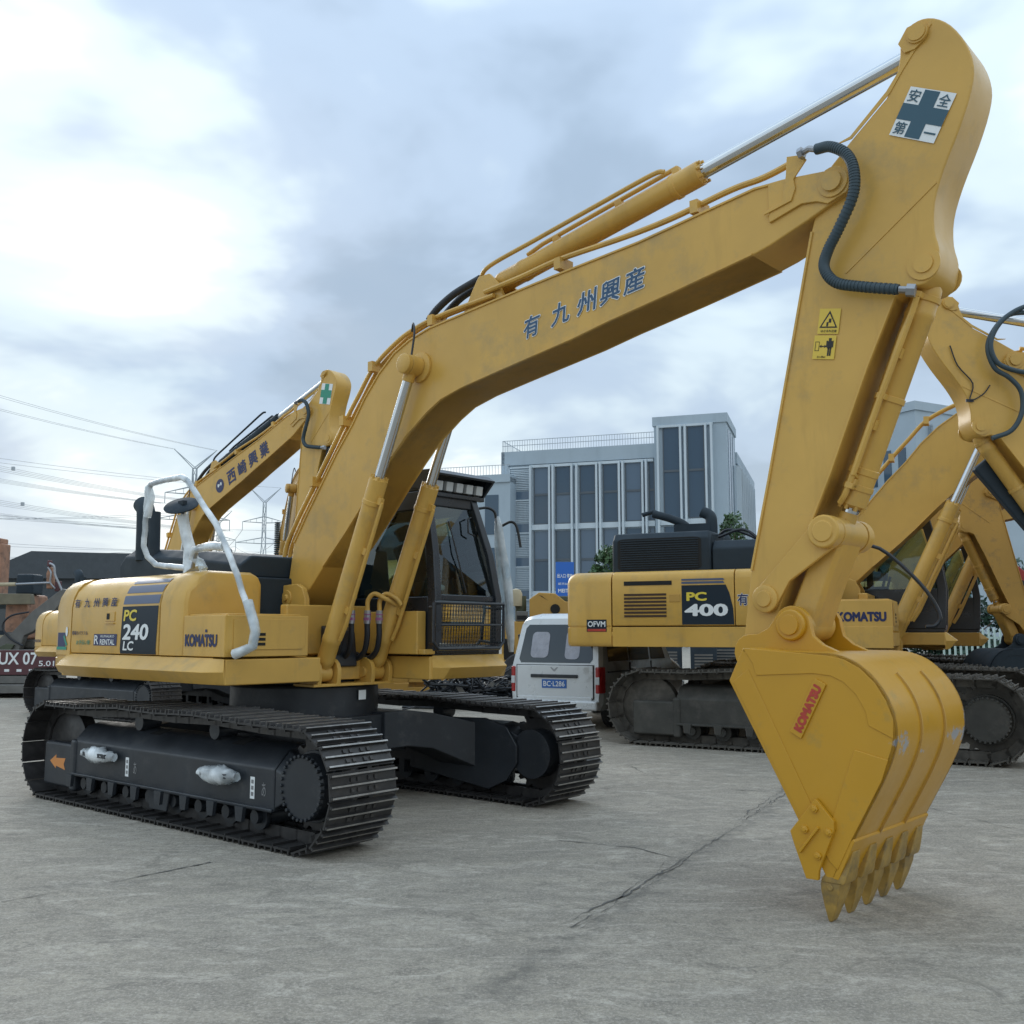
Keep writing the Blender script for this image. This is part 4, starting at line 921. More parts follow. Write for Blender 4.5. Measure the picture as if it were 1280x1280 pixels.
# ------------------------------------------------------------------ excavators of the yard
G_EX = 'yellow crawler excavators parked in the yard'
ex = excavator(dict(main=True, shoes=True, loc=(-1.972, 9.581), yaw=-42.2, du=2.3, group=G_EX,
    label='clean yellow excavator in front with its toothed bucket resting on the concrete'))
def main_details(e):
    root, boom, arm, buc, door, tbx = (e[k] for k in ('root', 'boom', 'arm', 'bucket', 'door', 'toolbox'))
    fx = e['fx']; yb = -.2035
    # boom lettering
    for ch, x, z, w in (('有', 3.05, 3.885, .17), ('九', 3.34, 3.925, .19), ('州', 3.585, 3.955, .19), ('興', 3.80, 3.985, .19), ('産', 4.01, 4.015, .19)):
        m = MB(); u = Vector((.985, 0, .13)).normalized(); v = Vector((.10, 0, .99)).normalized()
        put_text(m, ch, (x, yb, z), u, v, w, .185, .045, 1); put_text(m, ch, (x, yb-.002, z), u, v, w*.93, .172, .018, 0)
        m.build('lettering', [M['txtblue'], M['white']], boom)
    # first-safety sign on the arm
    A, B_, C_, D_ = Vector((5.965, -.1765, 4.715)), Vector((6.215, -.1765, 4.575)), Vector((6.075, -.1765, 4.325)), Vector((5.825, -.1765, 4.465))
    u, v = (B_-A).normalized(), (A-D_).normalized(); w, h = (B_-A).length, (A-D_).length; o = (A+C_)/2
    m = MB(); panel(m, o, u, v, w, h); sg = m.build('safety_sign', [M['white']], arm)
    m = MB(); oo = o + Vector((0, -.002, 0)); t = .165
    panel(m, oo, u, v, w, h, pts=[(-t,-.5+.02),(t,-.48),(t,-t),(.5,-t),(.5,t),(t,t),(t,.48),(-t,.48),(-t,t),(-.5,t),(-.5,-t),(-t,-t)])
    m.build('cross', [M['teal']], sg)
    m = MB(); om = o + Vector((0, -.003, 0))
    for ch, a, b in (('安', -.33, .33), ('全', .33, .33), ('第', -.33, -.33), ('一', .33, -.33)):
        put_text(m, ch, om + u*a*w + v*b*h, u, v, w*.25, h*(.25 if ch != '一' else .035), .01)
    m.build('lettering', [M['teal']], sg)
    # warning stickers on the arm
    u, v = Vector((.98, 0, -.2)).normalized(), Vector((.16, 0, .985)).normalized(); y = -.1765
    m = MB(); panel(m, (5.412, y, 3.42), u, v, .135, .155); s1 = m.build('warning_sticker', [M['stick']], arm)
    m = MB(); panel(m, (5.414, y-.002, 3.432), u, v, .115, .105, pts=[(-.5,-.5),(.5,-.5),(0,.5)]); m.build('triangle', [M['black']], s1)
    m = MB(); panel(m, (5.414, y-.003, 3.426), u, v, .088, .078, pts=[(-.5,-.5),(.5,-.5),(0,.5)]); m.build('triangle_field', [M['stick']], s1)
    m = MB()
    for dx_, w_ in ((-.012, .012), (.006, .016)): panel(m, (5.414+dx_, y-.004, 3.415+dx_), u, v, w_, .025)
    put_text(m, 'はさまれ注意', (5.408, y-.003, 3.36), u, v, .10, .016, .01)
    m.build('lettering', [M['black']], s1)
    m = MB(); panel(m, (5.375, y, 3.265), u, v, .140, .145); s2 = m.build('warning_sticker', [M['stick']], arm)
    m = MB(); 
    for a, b, w_, h_ in ((.032, .042, .018, .018), (.032, .010, .030, .045), (.026, -.032, .010, .05), (.039, -.032, .010, .05), (.013, .015, .007, .04), (.051, .015, .007, .04), (-.010, 0, .03, .006)):
        panel(m, Vector((5.378, y-.002, 3.27)) + u*a + v*b, u, v, w_, h_)
    for a, d in ((-.027, -1), (.006, 1)): panel(m, Vector((5.378, y-.002, 3.27)) + u*a, u*d, v, .014, .02, pts=[(-.5,-.5),(.5,0),(-.5,.5)])
    put_text(m, '立入禁止', Vector((5.378, y-.002, 3.27)) + u*-.015 - v*.064, u, v, .055, .012, .01)
    m.build('pictogram', [M['black']], s2)
    m = MB(); oo = Vector((5.378, y-.002, 3.27)) - u*.048
    for a, b, w_, h_ in ((-.012, 0, .003, .055), (.012, 0, .003, .055), (0, .027, .027, .003), (0, -.027, .027, .003)): panel(m, oo + u*a + v*b, u, v, w_, h_)
    m.build('pictogram', [M['black']], s2)
    # name plate on the bucket
    a0, a1 = Vector((5.272, 0, .985)), Vector((5.435, 0, 1.297)); u = (a1-a0).normalized(); v = Vector((-u.z, 0, u.x)); o = (a0+a1)/2 + Vector((.012, 0, -.008))
    m = MB(); yy = -.541
    for q in range(1):
        c = [o + u*s*.170 + v*t*.036 for s, t in ((-1,-1),(1,-1),(1,1),(-1,1))]
        m.add([(p.x, -.535, p.z) for p in c] + [(p.x, -.548, p.z) for p in c], [(0,1,2,3),(4,5,6,7),(0,1,5,4),(1,2,6,5),(2,3,7,6),(3,0,4,7)])
    pl = m.build('name_plate', [M['buck']], buc, bevel=.003)
    m = MB(); put_text(m, 'KOMATSU', (o.x, -.5495, o.z), u, v, .285, .055, .08); m.build('lettering', [M['red']], pl)
    # rear door: dark panel and stripes following the rounded shoulder
    prof = e['prof']
    def strip(mb, x0, x1, a, b, off=.003, lean=0, mi=0):
        L_ = [0]
        for p, q in zip(prof, prof[1:]): L_.append(L_[-1] + math.dist(p, q))
        def at(t):
            for i in range(len(prof)-1):
                if t <= L_[i+1] or i == len(prof)-2:
                    f = (t-L_[i])/(L_[i+1]-L_[i]); p, q = prof[i], prof[i+1]
                    y, z = p[0]+(q[0]-p[0])*f, p[1]+(q[1]-p[1])*f; ny, nz = -(q[1]-p[1]), (q[0]-p[0]); l = math.hypot(ny, nz)
                    return y + ny/l*off*1.0, z + nz/l*off
        ts = [a] + [t for t in L_ if a < t < b] + [b]
        rows = [at(t) for t in ts]; n = len(ts); vs = []
        for t, (y, z) in zip(ts, rows): vs += [(x0+lean*t, y, z), (x1+lean*t, y, z)]
        mb.add(vs, [(2*i, 2*i+1, 2*i+3, 2*i+2) for i in range(n-1)], mi)
    m = MB(); strip(m, -.955, -.30, .006, .435, lean=.06); dp = m.build('decal_panel', [M['decal']], door)
    for a, b in ((.455, .535), (.56, .64), (.665, .72)):
        m = MB(); strip(m, -.955, -.30, a, b, lean=.06); m.build('decal_stripe', [M['stripe']], door)
    u, v, y = Vector((1, 0, 0)), Vector((.05, 0, 1)).normalized(), -1.3855
    m = MB(); put_text(m, 'PC', (-.775, y, 1.705), u, v, .235, .105, .03, slant=.12); m.build('lettering', [M['txty']], dp)
    m = MB(); put_text(m, '240', (-.665, y, 1.555), u, v, .47, .145, .03, slant=.1); put_text(m, 'LC', (-.79, y, 1.43), u, v, .19, .085, .025, slant=.1); m.build('lettering', [M['white']], dp)
    m = MB(); x = -1.86
    for ch, x in (('有', -1.86), ('九', -1.65), ('州', -1.46), ('興', -1.28), ('産', -1.10)):
        put_text(m, ch, (x, y+.001, 1.835), u, v, .115, .085, .02, 0, .15)
    m.build('lettering', [M['navy']], door)
    m = MB(); panel(m, (-1.25, y+.002, 1.482), u, v, .46, .108); rp = m.build('rental_sticker', [M['navy']], door)
    m = MB(); put_text(m, 'R', (-1.42, y, 1.482), u, v, .085, .085, .01); put_text(m, 'RENTAL', (-1.20, y, 1.462), u, v, .29, .052, .02); put_text(m, 'KUMALIKO', (-1.20, y, 1.515), u, v, .27, .022, .005)
    m.build('lettering', [M['white']], rp)
    m = MB(); put_text(m, '現場のパワフル', (-1.78, y, 1.545), u, v, .34, .04, .005); m.build('lettering', [M['navy']], door)
    m = MB(); put_text(m, 'お手伝い隊', (-1.70, y, 1.455), u, v, .29, .045, .005); m.build('lettering', [M['green']], door)
    m = MB(); m.box(-1.255, -1.075, -1.387, -1.378, 1.655, 1.745); m.box(-1.225, -1.17, -1.391, -1.386, 1.672, 1.728, 1); m.box(-1.255, -1.075, -1.395, -1.378, 1.632, 1.642)
    m.build('door_latch', [M['yel'], M['gap']], door, bevel=.004)
    # blue picture sticker on the counterweight side
    m = MB(); panel(m, (-2.18, -1.3835, 1.475), (1, 0, 0), (0, 0, 1), .17, .15); ms = m.build('picture_sticker', [M['navy']], [c for c in root.children if c.name.startswith('counterweight')][0])
    m = MB(); panel(m, (-2.17, -1.385, 1.395), (1, 0, 0), (0, 0, 1), .22, .03, 0); panel(m, (-2.07, -1.385, 1.56), (1, 0, 0), (0, 0, 1), .05, .10, 1, pts=[(.5*math.cos(t*.7), .5*math.sin(t*.7)) for t in range(9)])
    panel(m, (-2.095, -1.3845, 1.47), (.8, 0, .6), (-.6, 0, .8), .03, .12, 0)
    m.build('picture', [M['green'], M['white']], ms)
    # maker's name on the toolbox
    m = MB(); put_text(m, 'KOMATSU', (fx(.445)-.005, -1.3815, 1.485), (1, 0, 0), (0, 0, 1), .50, .105, .055); m.box(.505, .535, -1.3825, -1.381, 1.552, 1.575)
    m.build('lettering', [M['navy']], tbx)
    # wrapped handrail
    rail = [(.86, -1.30, 1.375), (1.02, -1.25, 1.45), (1.03, -1.25, 1.56), (.66, -1.25, 2.147), (.39, -1.25, 2.467), (-.10, -1.25, 2.89), (-.20, -1.25, 2.935), (-.45, -1.25, 2.935), (-.76, -1.25, 2.93), (-.82, -1.25, 2.87), (-.84, -1.25, 2.35), (-.82, -1.22, 2.25), (-.72, -1.18, 2.17), (-.30, -1.12, 2.13)]
    def crumple(pts, r, seed, step=.07, amp=.07):
        q = random.Random(seed); out = []
        for a, b in zip(pts, pts[1:]):
            a, b = Vector(a), Vector(b); k = max(int((b-a).length/step), 1); out += [a + (b-a)*i/k for i in range(k)]
        out.append(Vector(pts[-1])); rad = [r*(1 + q.uniform(-amp, amp)) for _ in out]
        for i in range(1, len(rad)-1): rad[i] = (rad[i-1] + rad[i] + rad[i+1])/3
        return [p + Vector((q.uniform(-.004, .004), q.uniform(-.004, .004), q.uniform(-.004, .004))) for p in out], rad
    m = MB(); m.tube(rail, .019, 8); m.tube([(.52, -1.25, 2.27), (.05, -1.22, 2.27), (-.08, -1.18, 2.12)], .019, 8)
    hr = m.build('handrail', [M['dull']], root)
    m = MB()
    p, rd = crumple(rail, .027, 3); m.tube(p, .03, 10, radii=rd)
    p, rd = crumple([(.53, -1.25, 2.27), (.25, -1.24, 2.285), (.02, -1.22, 2.27), (-.05, -1.20, 2.20), (.02, -1.17, 2.16), (.06, -1.15, 2.10)], .036, 5); m.tube(p, .03, 10, radii=rd)
    p, rd = crumple([(-.80, -1.25, 2.90), (-.745, -1.25, 2.80), (-.80, -1.25, 2.62)], .036, 8); m.tube(p, .03, 8, radii=rd)
    p, rd = crumple([(.93, -1.26, 1.80), (1.04, -1.25, 1.56), (1.01, -1.26, 1.44), (.84, -1.31, 1.375)], .042, 9); m.tube(p, .03, 8, radii=rd)
    m.build('plastic_wrap', [M['wrap']], hr, smooth=70)
    # round mirror on a wrapped post
    m = MB(); m.tube([(-.30, -1.05, 2.10), (-.36, -1.08, 2.40), (-.40, -1.12, 2.66)], .022, 10); mi_ = m.build('mirror_post', [M['dull']], root)
    m = MB(); p, rd = crumple([(-.26, -1.05, 2.09), (-.31, -1.05, 2.16), (-.36, -1.08, 2.40), (-.40, -1.12, 2.62)], .052, 11); rd[:3] = [.11, .085, .065]; m.tube(p, .03, 10, radii=rd); m.build('plastic_wrap', [M['wrap']], mi_, smooth=70)
    m = MB(); m.lathe((-.42, -1.12, 2.70), (.31, -.46, .83), [(-.012, 0), (-.012, .10), (0, .155), (.012, .16), (.02, .15), (.025, .05), (.028, 0)], 28); m.box(-.45, -.36, -1.14, -1.10, 2.71, 2.75); m.build('round_mirror', [M['hood']], mi_, smooth=50)
    # wrapped steps on the near track frame, stickers
    fr = [c for c in root.children if c.name.startswith('track_frame')][0]
    for i, (x0, x1, z) in enumerate(((-1.17, -.62, .475), (.68, 1.18, .470))):
        m = MB(); m.box(x0+.08, x1-.08, -.315, -.215, z-.015, z+.02); st = m.build('step', [M['blk']], fr)
        q = random.Random(20+i); m = MB(); rings = []
        for k in range(15):
            t = k/14; x = x0 + (x1-x0)*t; s_ = (math.sin(math.pi*min(max(t, .06), .94)))**.45
            if i == 0 and t > .62: s_ *= .75 + .5*(t-.62)
            rings.append([(x, -.265 + math.cos(a)*.07*s_*q.uniform(.8, 1.15), z + math.sin(a)*.072*s_*q.uniform(.75, 1.2)) for a in (2*math.pi*j/12 for j in range(12))])
        m.loft(rings); m.build('plastic_wrap', [M['wrap']], st, smooth=80)
    m = MB()
    for x in (-.50, 1.30): panel(m, (x, -.2125, .40), (1, 0, 0), (0, 0, 1), .055, .16)
    m.build('frame_sticker', [M['white']], fr)
    m = MB()
    for x in (-.50, 1.30):
        for z in (.355, .40, .445): panel(m, (x, -.2135, z), (1, 0, 0), (0, 0, 1), .03, .028)
    for x in (-.37, 1.44): put_text(m, 'あ', (x, -.2130, .40), (1, 0, 0), (0, 0, 1), .05, .10, .0)
    m.build('sticker_print', [M['dull']], fr)
    m = MB(); panel(m, (-1.74, -.2185, .345), (-1, 0, 0), (0, 0, 1), .30, .13, pts=[(-.5,-.5),(-.40,-.1),(-.5,.32),(.1,.25),(.1,.5),(.5,.0),(.1,-.5),(.1,-.3)])
    m.build('arrow_sticker', [M['orange']], [c for c in fr.children if c.name.startswith('idler_guard')][0])
    # hoses at the foot of the boom
    m = MB()
    for y0, x0 in ((-.17, .74), (-.10, .80), (.05, .84), (.14, .90)):
        m.tube(curve([(x0, y0, 1.66), (x0-.02, y0+.02, 1.50), (x0-.10, y0+.05, 1.37), (x0-.25, y0+.07, 1.31), (x0-.42, y0+.05, 1.36)]), .026, 10)
    m.build('hydraulic_hose', [M['rub']], root)
    m = MB()
    for y0, x0 in ((-.17, .74), (-.10, .80), (.05, .84), (.14, .90)):
        m.tube([(x0, y0, 1.63), (x0+.005, y0, 1.75)], .031, 8); m.tube([(x0, y0, 1.66), (x0, y0, 1.685)], .036, 6, 1); m.tube([(x0+.003, y0, 1.71), (x0+.004, y0, 1.72)], .036, 6, 1)
    m.build('hose_fitting', [M['dull'], M['purple']], root)
    m = MB()
    for y0, x0, k in ((-.17, .74, -1), (-.10, .80, -1), (.05, .84, 1), (.14, .90, 1)):
        m.tube(curve([(x0+.005, y0, 1.74), (x0+.01, y0, 1.84), (x0+.06, y0+.03*k, 1.90), (x0+.14, y0+.08*k, 1.86), (x0+.16, (-.26 if k < 0 else .26), 1.80)]), .021, 10)
    m.build('cylinder_pipe', [M['yel']], root)
main_details(ex)

def side_print(e, big, x0, x1, y=-1.3855):
    door, tbx = e['door'], e['toolbox']; fx = e['fx']
    m = MB(); m.add([(x0, y+.002, 1.43), (x1+.09, y+.002, 1.43), (x1+.08, y+.002, 1.62), (x1+.04, y+.002, 1.80), (x1, y+.002, 1.895), (x0, y+.002, 1.895)], [(0,1,2,3,4,5)]); dp = m.build('decal_panel', [M['decal']], door)
    for a, b in ((1.912, 1.938), (1.95, 1.972)):
        m = MB(); m.add([(x0, y+.002, a), (x1-.01, y+.002, a), (x1-.03, y+.002, b), (x0, y+.002, b)], [(0,1,2,3)]); m.build('decal_stripe', [M['stripe']], door)
    w = x1-x0
    m = MB(); put_text(m, 'PC', (x0+w*.34, y, 1.76), (1, 0, 0), (0, 0, 1), w*.46, .105, .04); m.build('lettering', [M['txty']], dp)
    m = MB(); put_text(m, big, (x0+w*.55, y, 1.60), (1, 0, 0), (0, 0, 1), w*.98, .145, .04); m.build('lettering', [M['white']], dp)
    m = MB(); put_text(m, 'KOMATSU', ((fx(.15)+fx(.795))/2, -1.3815, 1.51), (1, 0, 0), (0, 0, 1), .52, .11, .06); m.build('lettering', [M['navy']], tbx)

# the bigger machine on the right, seen from its side
big = excavator(dict(big=True, old=False, dusty=True, shoes=True, loc=(4.18, 14.66), yaw=-25, du=-6, ux=.40, dx=.45, db=-2, scale=1.16, group=G_EX, visor=False,
    label='big yellow excavator seen side on, with a boxy dark grille hood'))
def big_details(e):
    side_print(e, '400', -1.10, -.57)
    door = e['door']; y = -1.3855
    cw = [c for c in e['root'].children if c.name.startswith('counterweight')][0]
    m = MB(); panel(m, (-2.18, -1.383, 1.42), (1, 0, 0), (0, 0, 1), .26, .15); p = m.build('maker_sticker', [M['decal']], cw)
    m = MB(); put_text(m, 'OFVM', (-2.18, -1.385, 1.44), (1, 0, 0), (0, 0, 1), .23, .07, .02); m.build('lettering', [M['white']], p)
    m = MB(); panel(m, (-2.18, -1.3845, 1.365), (1, 0, 0), (0, 0, 1), .24, .03); m.build('red_line', [M['red']], p)
    m = MB(); put_text(m, '有', (-.375, -1.383, 1.72), (1, 0, 0), (0, 0, 1), .13, .15, .05, 1); put_text(m, '有', (-.375, -1.3855, 1.72), (1, 0, 0), (0, 0, 1), .12, .14, .02, 0)
    m.build('lettering', [M['navy'], M['white']], [c for c in e['root'].children if c.name.startswith('side_panel')][0])
    m = MB(); m.tube(curve([(1.55, -.9, 1.40), (1.66, -.88, 1.42), (1.70, -.87, 1.55), (1.52, -.86, 1.88), (1.10, -.84, 2.30), (.75, -.84, 2.33)], 4), .022, 8); m.build('handrail', [M['cab']], e['root'])
    m = MB(); m.tube(curve([(-.02, -.95, 2.05), (-.02, -.95, 2.72), (.05, -.95, 2.80), (.35, -.95, 2.82)], 4), .02, 8); m.tube([(.0, -.6, 2.05), (.0, -.6, 2.66)], .02, 6); m.build('handrail', [M['cab']], e['root'])
    m = MB(); m.prism([(-.12, 2.08), (.20, 2.08), (.12, 2.60), (-.02, 2.62)], -.86, -.60); m.build('step_box', [M['cab']], e['root'], bevel=.03)
big_details(big)

second = excavator(dict(lite=True, loc=(-7.1, 19.75), yaw=-40.5, du=3, ux=.25, dx=.42, db=14, da=-6, arm_k=.72, scale=.955, group=G_EX, cylcol=M['hood'],
    label='yellow excavator behind the plastic wrapped handrail, dark cylinder on its lettered boom'))
def second_details(e):
    XB = e['XB']; XA = e['XA']; u = Vector(XB((3.6, 0, 3.95))) - Vector(XB((2.6, 0, 3.83))); u.normalize(); v = Vector((-u.z, 0, u.x))
    for ch, x in (('西', 3.10), ('崎', 3.46), ('興', 3.82), ('業', 4.18)):
        m = MB(); put_text(m, ch, XB((x, -.204, 3.90 + (x-3.10)*.13)), u, v, .27, .28, .03); m.build('lettering', [M['navy']], e['boom'])
    m = MB(); c = Vector(XB((2.70, -.204, 3.85)))
    m.add([c + u*.135*math.cos(t) + v*.135*math.sin(t) for t in (2*math.pi*i/24 for i in range(24))], [tuple(range(24))], 0)
    c2 = c + Vector((0, -.002, 0)); m.add([c2 + u*(.07*math.cos(t)) + v*(.02+.035*math.sin(2*t)) for t in (2*math.pi*i/24 for i in range(24))], [tuple(range(24))], 1)
    m.build('round_emblem', [M['navy'], M['white']], e['boom'])
    o = Vector(XA((6.02, -.174, 4.5))); u = Vector(XA((6.3, 0, 4.36))) - Vector(XA((6.02, 0, 4.5))); u.normalize(); v = Vector((-u.z, 0, u.x))
    m = MB(); panel(m, o, u, v, .30, .36); s = m.build('safety_sign', [M['white']], e['arm'])
    m = MB(); t = .19; panel(m, o + Vector((0, -.003, 0)), u, v, .29, .35, pts=[(-t,-.5),(t,-.5),(t,-t),(.5,-t),(.5,t),(t,t),(t,.5),(-t,.5),(-t,t),(-.5,t),(-.5,-t),(-t,-t)]); m.build('cross', [M['green']], s)
    cw = [c for c in e['root'].children if c.name.startswith('counterweight')][0]
    m = MB(); put_text(m, 'NISHIZAKI', (-2.16, -1.384, 1.45), (1, 0, 0), (0, 0, 1), .26, .06, .01); m.build('lettering', [M['navy']], cw)
second_details(second)
third = excavator(dict(lite=True, old=True, loc=(-5.9, 25.4), yaw=-63, du=3, db=0, arm_k=.6, scale=1.3, group=G_EX,
    label='yellow excavator mostly hidden, its boom with a dark ribbed hose beside the main boom foot'))
m = MB(); XB_ = third['XB']; a_, b_ = Vector(XB_((.55, -.23, 3.02))), Vector(XB_((.75, -.23, 2.2)))
a_ = Vector((.55, -.24, 3.3)); b_ = Vector((.55, -.24, 2.35))
for i in range(24): m.lathe(a_ + (b_-a_)*i/24, b_-a_, [(0, .045), (.006, .06), (.024, .06), (.03, .045)], 12)
m.build('ribbed_hose', [M['bluehose']], third['root'])
fifth = excavator(dict(lite=True, old=True, dusty=True, loc=(6.44, 18.43), yaw=-25, du=-4, dx=.45, db=-1, da=75, scale=1.16, group=G_EX, visor=False,
    label='yellow excavator directly behind the side-on one, its boom cylinder rising beside the dark cab'))
sixth = excavator(dict(lite=True, old=True, dusty=True, loc=(7.76, 22.46), yaw=-25, du=-2, dx=.45, db=-3, scale=1.16, group=G_EX, visor=False,
    label='farthest yellow excavator of the right row, only a cylinder and boom edge showing'))
facing = excavator(dict(lite=True, old=False, loc=(10.1, 9.75), yaw=178, du=0, db=3, da=-13, dk=-60, scale=.94, group=G_EX, no_hose=True, visor=False,
    label='yellow excavator facing left at the right edge with folded arm and hose loop'))

m = MB()
m.tube(curve([(5.18, .29, 5.05), (5.42, .30, 5.02), (5.59, .30, 4.86), (5.67, .30, 4.66), (5.61, .30, 4.44), (5.46, .30, 4.33), (5.35, .30, 4.18), (5.35, .29, 3.96), (5.46, .27, 3.77), (5.66, .25, 3.69)]), .026, 10)
m.tube(curve([(5.10, .33, 5.15), (5.36, .33, 5.06), (5.55, .33, 4.91), (5.65, .33, 4.7), (5.60, .33, 4.5), (5.44, .33, 4.41), (5.20, .33, 4.36)]), .026, 10)
m.build('arm_hose', [M['bluehose']], facing['root'])
m = MB(); m.tube(curve([(6.02, .19, 4.72), (5.95, .19, 4.50), (5.80, .19, 4.30), (5.84, .19, 4.12), (5.70, .19, 4.18), (5.62, .19, 4.28)], 4), .007, 6); m.box(5.80, 5.88, .175, .19, 4.10, 4.13); m.build('loose_wire', [M['rub']], facing['arm'])
m = MB(); m.box(-.115, .115, -.06, .06, 0, 1.0); o_ = m.build('dark_cylinder', [M['hood']], facing['root'], bevel=.03); o_.location = (5.02, -.12, 2.70); o_.rotation_euler = (0, R(38), 0)

seventh = excavator(dict(lite=True, old=True, dusty=True, buckcol=M['hood'], loc=(12.75, 16.2), yaw=180, du=0, db=0, da=0, scale=.9, group=G_EX, no_hose=True, visor=False,
    label='yellow excavator at the right edge behind, its ribbed bucket low beside the pale fence'))
for sy in range(5):
    m = MB(seventh['XK']); z = .62 + sy*.16; x = (5.78, 5.84, 5.845, 5.80, 5.70)[sy]; m.obox((x+.01, 0, z), .05, 1.06, .05, Matrix.Rotation(.3, 3, 'Y')); m.build('bucket_rib', [M['yel_old']], seventh['bucket'], bevel=.006)
# ------------------------------------------------------------------ materials of the background
M['vanp'] = mat('silver_white_car_paint', (0.62, 0.65, 0.67), 0.32, metal=.2, vary=.05, coat=.5, dirt=((.20, .19, .17), .25, 2.2))
M['vans'] = mat('shaded_grimy_van_flank', (0.27, 0.285, 0.285), 0.35, vary=.12, coat=.4, dirt=((.10, .095, .085), .4, 2.2))  # base colour darkened for the flank's shade and dark reflections, dirt noise over it
M['winrefl'] = mat('pale_window_reflection', (0.30, 0.31, 0.36), 0.25, vary=.2, vscale=6, coat=.5)
M['cgl'] = mat('dark_car_glass', (0.02, 0.03, 0.035), 0.06, coat=.3, spec=.7)
M['tail'] = mat('red_tail_lamp', (0.36, 0.02, 0.02), 0.15, coat=.5)
M['plate'] = mat('blue_plate', (0.03, 0.13, 0.42), 0.4)
M['tyre'] = mat('tyre_rubber', (0.02, 0.02, 0.021), 0.8, bump=.2)
M['bwall'] = mat('building_panel', (0.38, 0.455, 0.515), 0.6, vary=.05, vscale=.3, streak=((.28, .34, .39), .5, (.6, .6, .08)))
M['bpil'] = mat('building_pilaster', (0.56, 0.63, 0.68), 0.55, vary=.04, vscale=.3, streak=((.36, .39, .41), .5, (.8, .8, .08)))
M['bgl'] = mat('building_glass', (0.045, 0.085, 0.13), 0.08, spec=.6)
M['bgl2'] = mat('building_glass_blind', (0.10, 0.15, 0.21), 0.15, spec=.6)
M['bfr'] = mat('building_mullion', (0.10, 0.12, 0.14), 0.5)
M['shed'] = mat('shed_roof_sheet', (0.055, 0.065, 0.075), 0.6, vary=.1)
M['galv'] = mat('galvanised_steel', (0.40, 0.44, 0.47), 0.55, metal=.2)
M['cable'] = mat('power_cable', (0.42, 0.45, 0.48), 0.5)
M['rust'] = mat('rusty_orange_paint', (0.36, 0.19, 0.12), 0.65, vary=.2, vscale=3, dirt=((.12, .08, .06), .5, 4))
M['maroon'] = mat('maroon_paint', (0.10, 0.035, 0.04), 0.6, vary=.15)
M['greysteel'] = mat('grey_weathered_paint', (0.14, 0.135, 0.125), 0.65, vary=.2, vscale=3)
M['cream'] = mat('dull_cream_paint', (0.42, 0.36, 0.24), 0.6, vary=.15)
M['redp'] = mat('red_machine_paint', (0.40, 0.05, 0.045), 0.45, vary=.15)
M['leafA'] = mat('leaf_green', (0.05, 0.10, 0.035), 0.6, vary=.35, vscale=1.3)
M['leafB'] = mat('leaf_dark_green', (0.025, 0.065, 0.04), 0.6, vary=.35, vscale=1.3)
M['bark'] = mat('bark', (0.10, 0.075, 0.055), 0.9, vary=.3)
M['signb'] = mat('blue_sign_face', (0.02, 0.13, 0.50), 0.4)
M['pick'] = mat('pale_fence_paint', (0.45, 0.58, 0.55), 0.5)
M['olivy'] = mat('drab_beam_paint', (0.17, 0.15, 0.10), 0.6, vary=.2)
M['olive'] = mat('olive_paint', (0.07, 0.08, 0.05), 0.6, vary=.2)

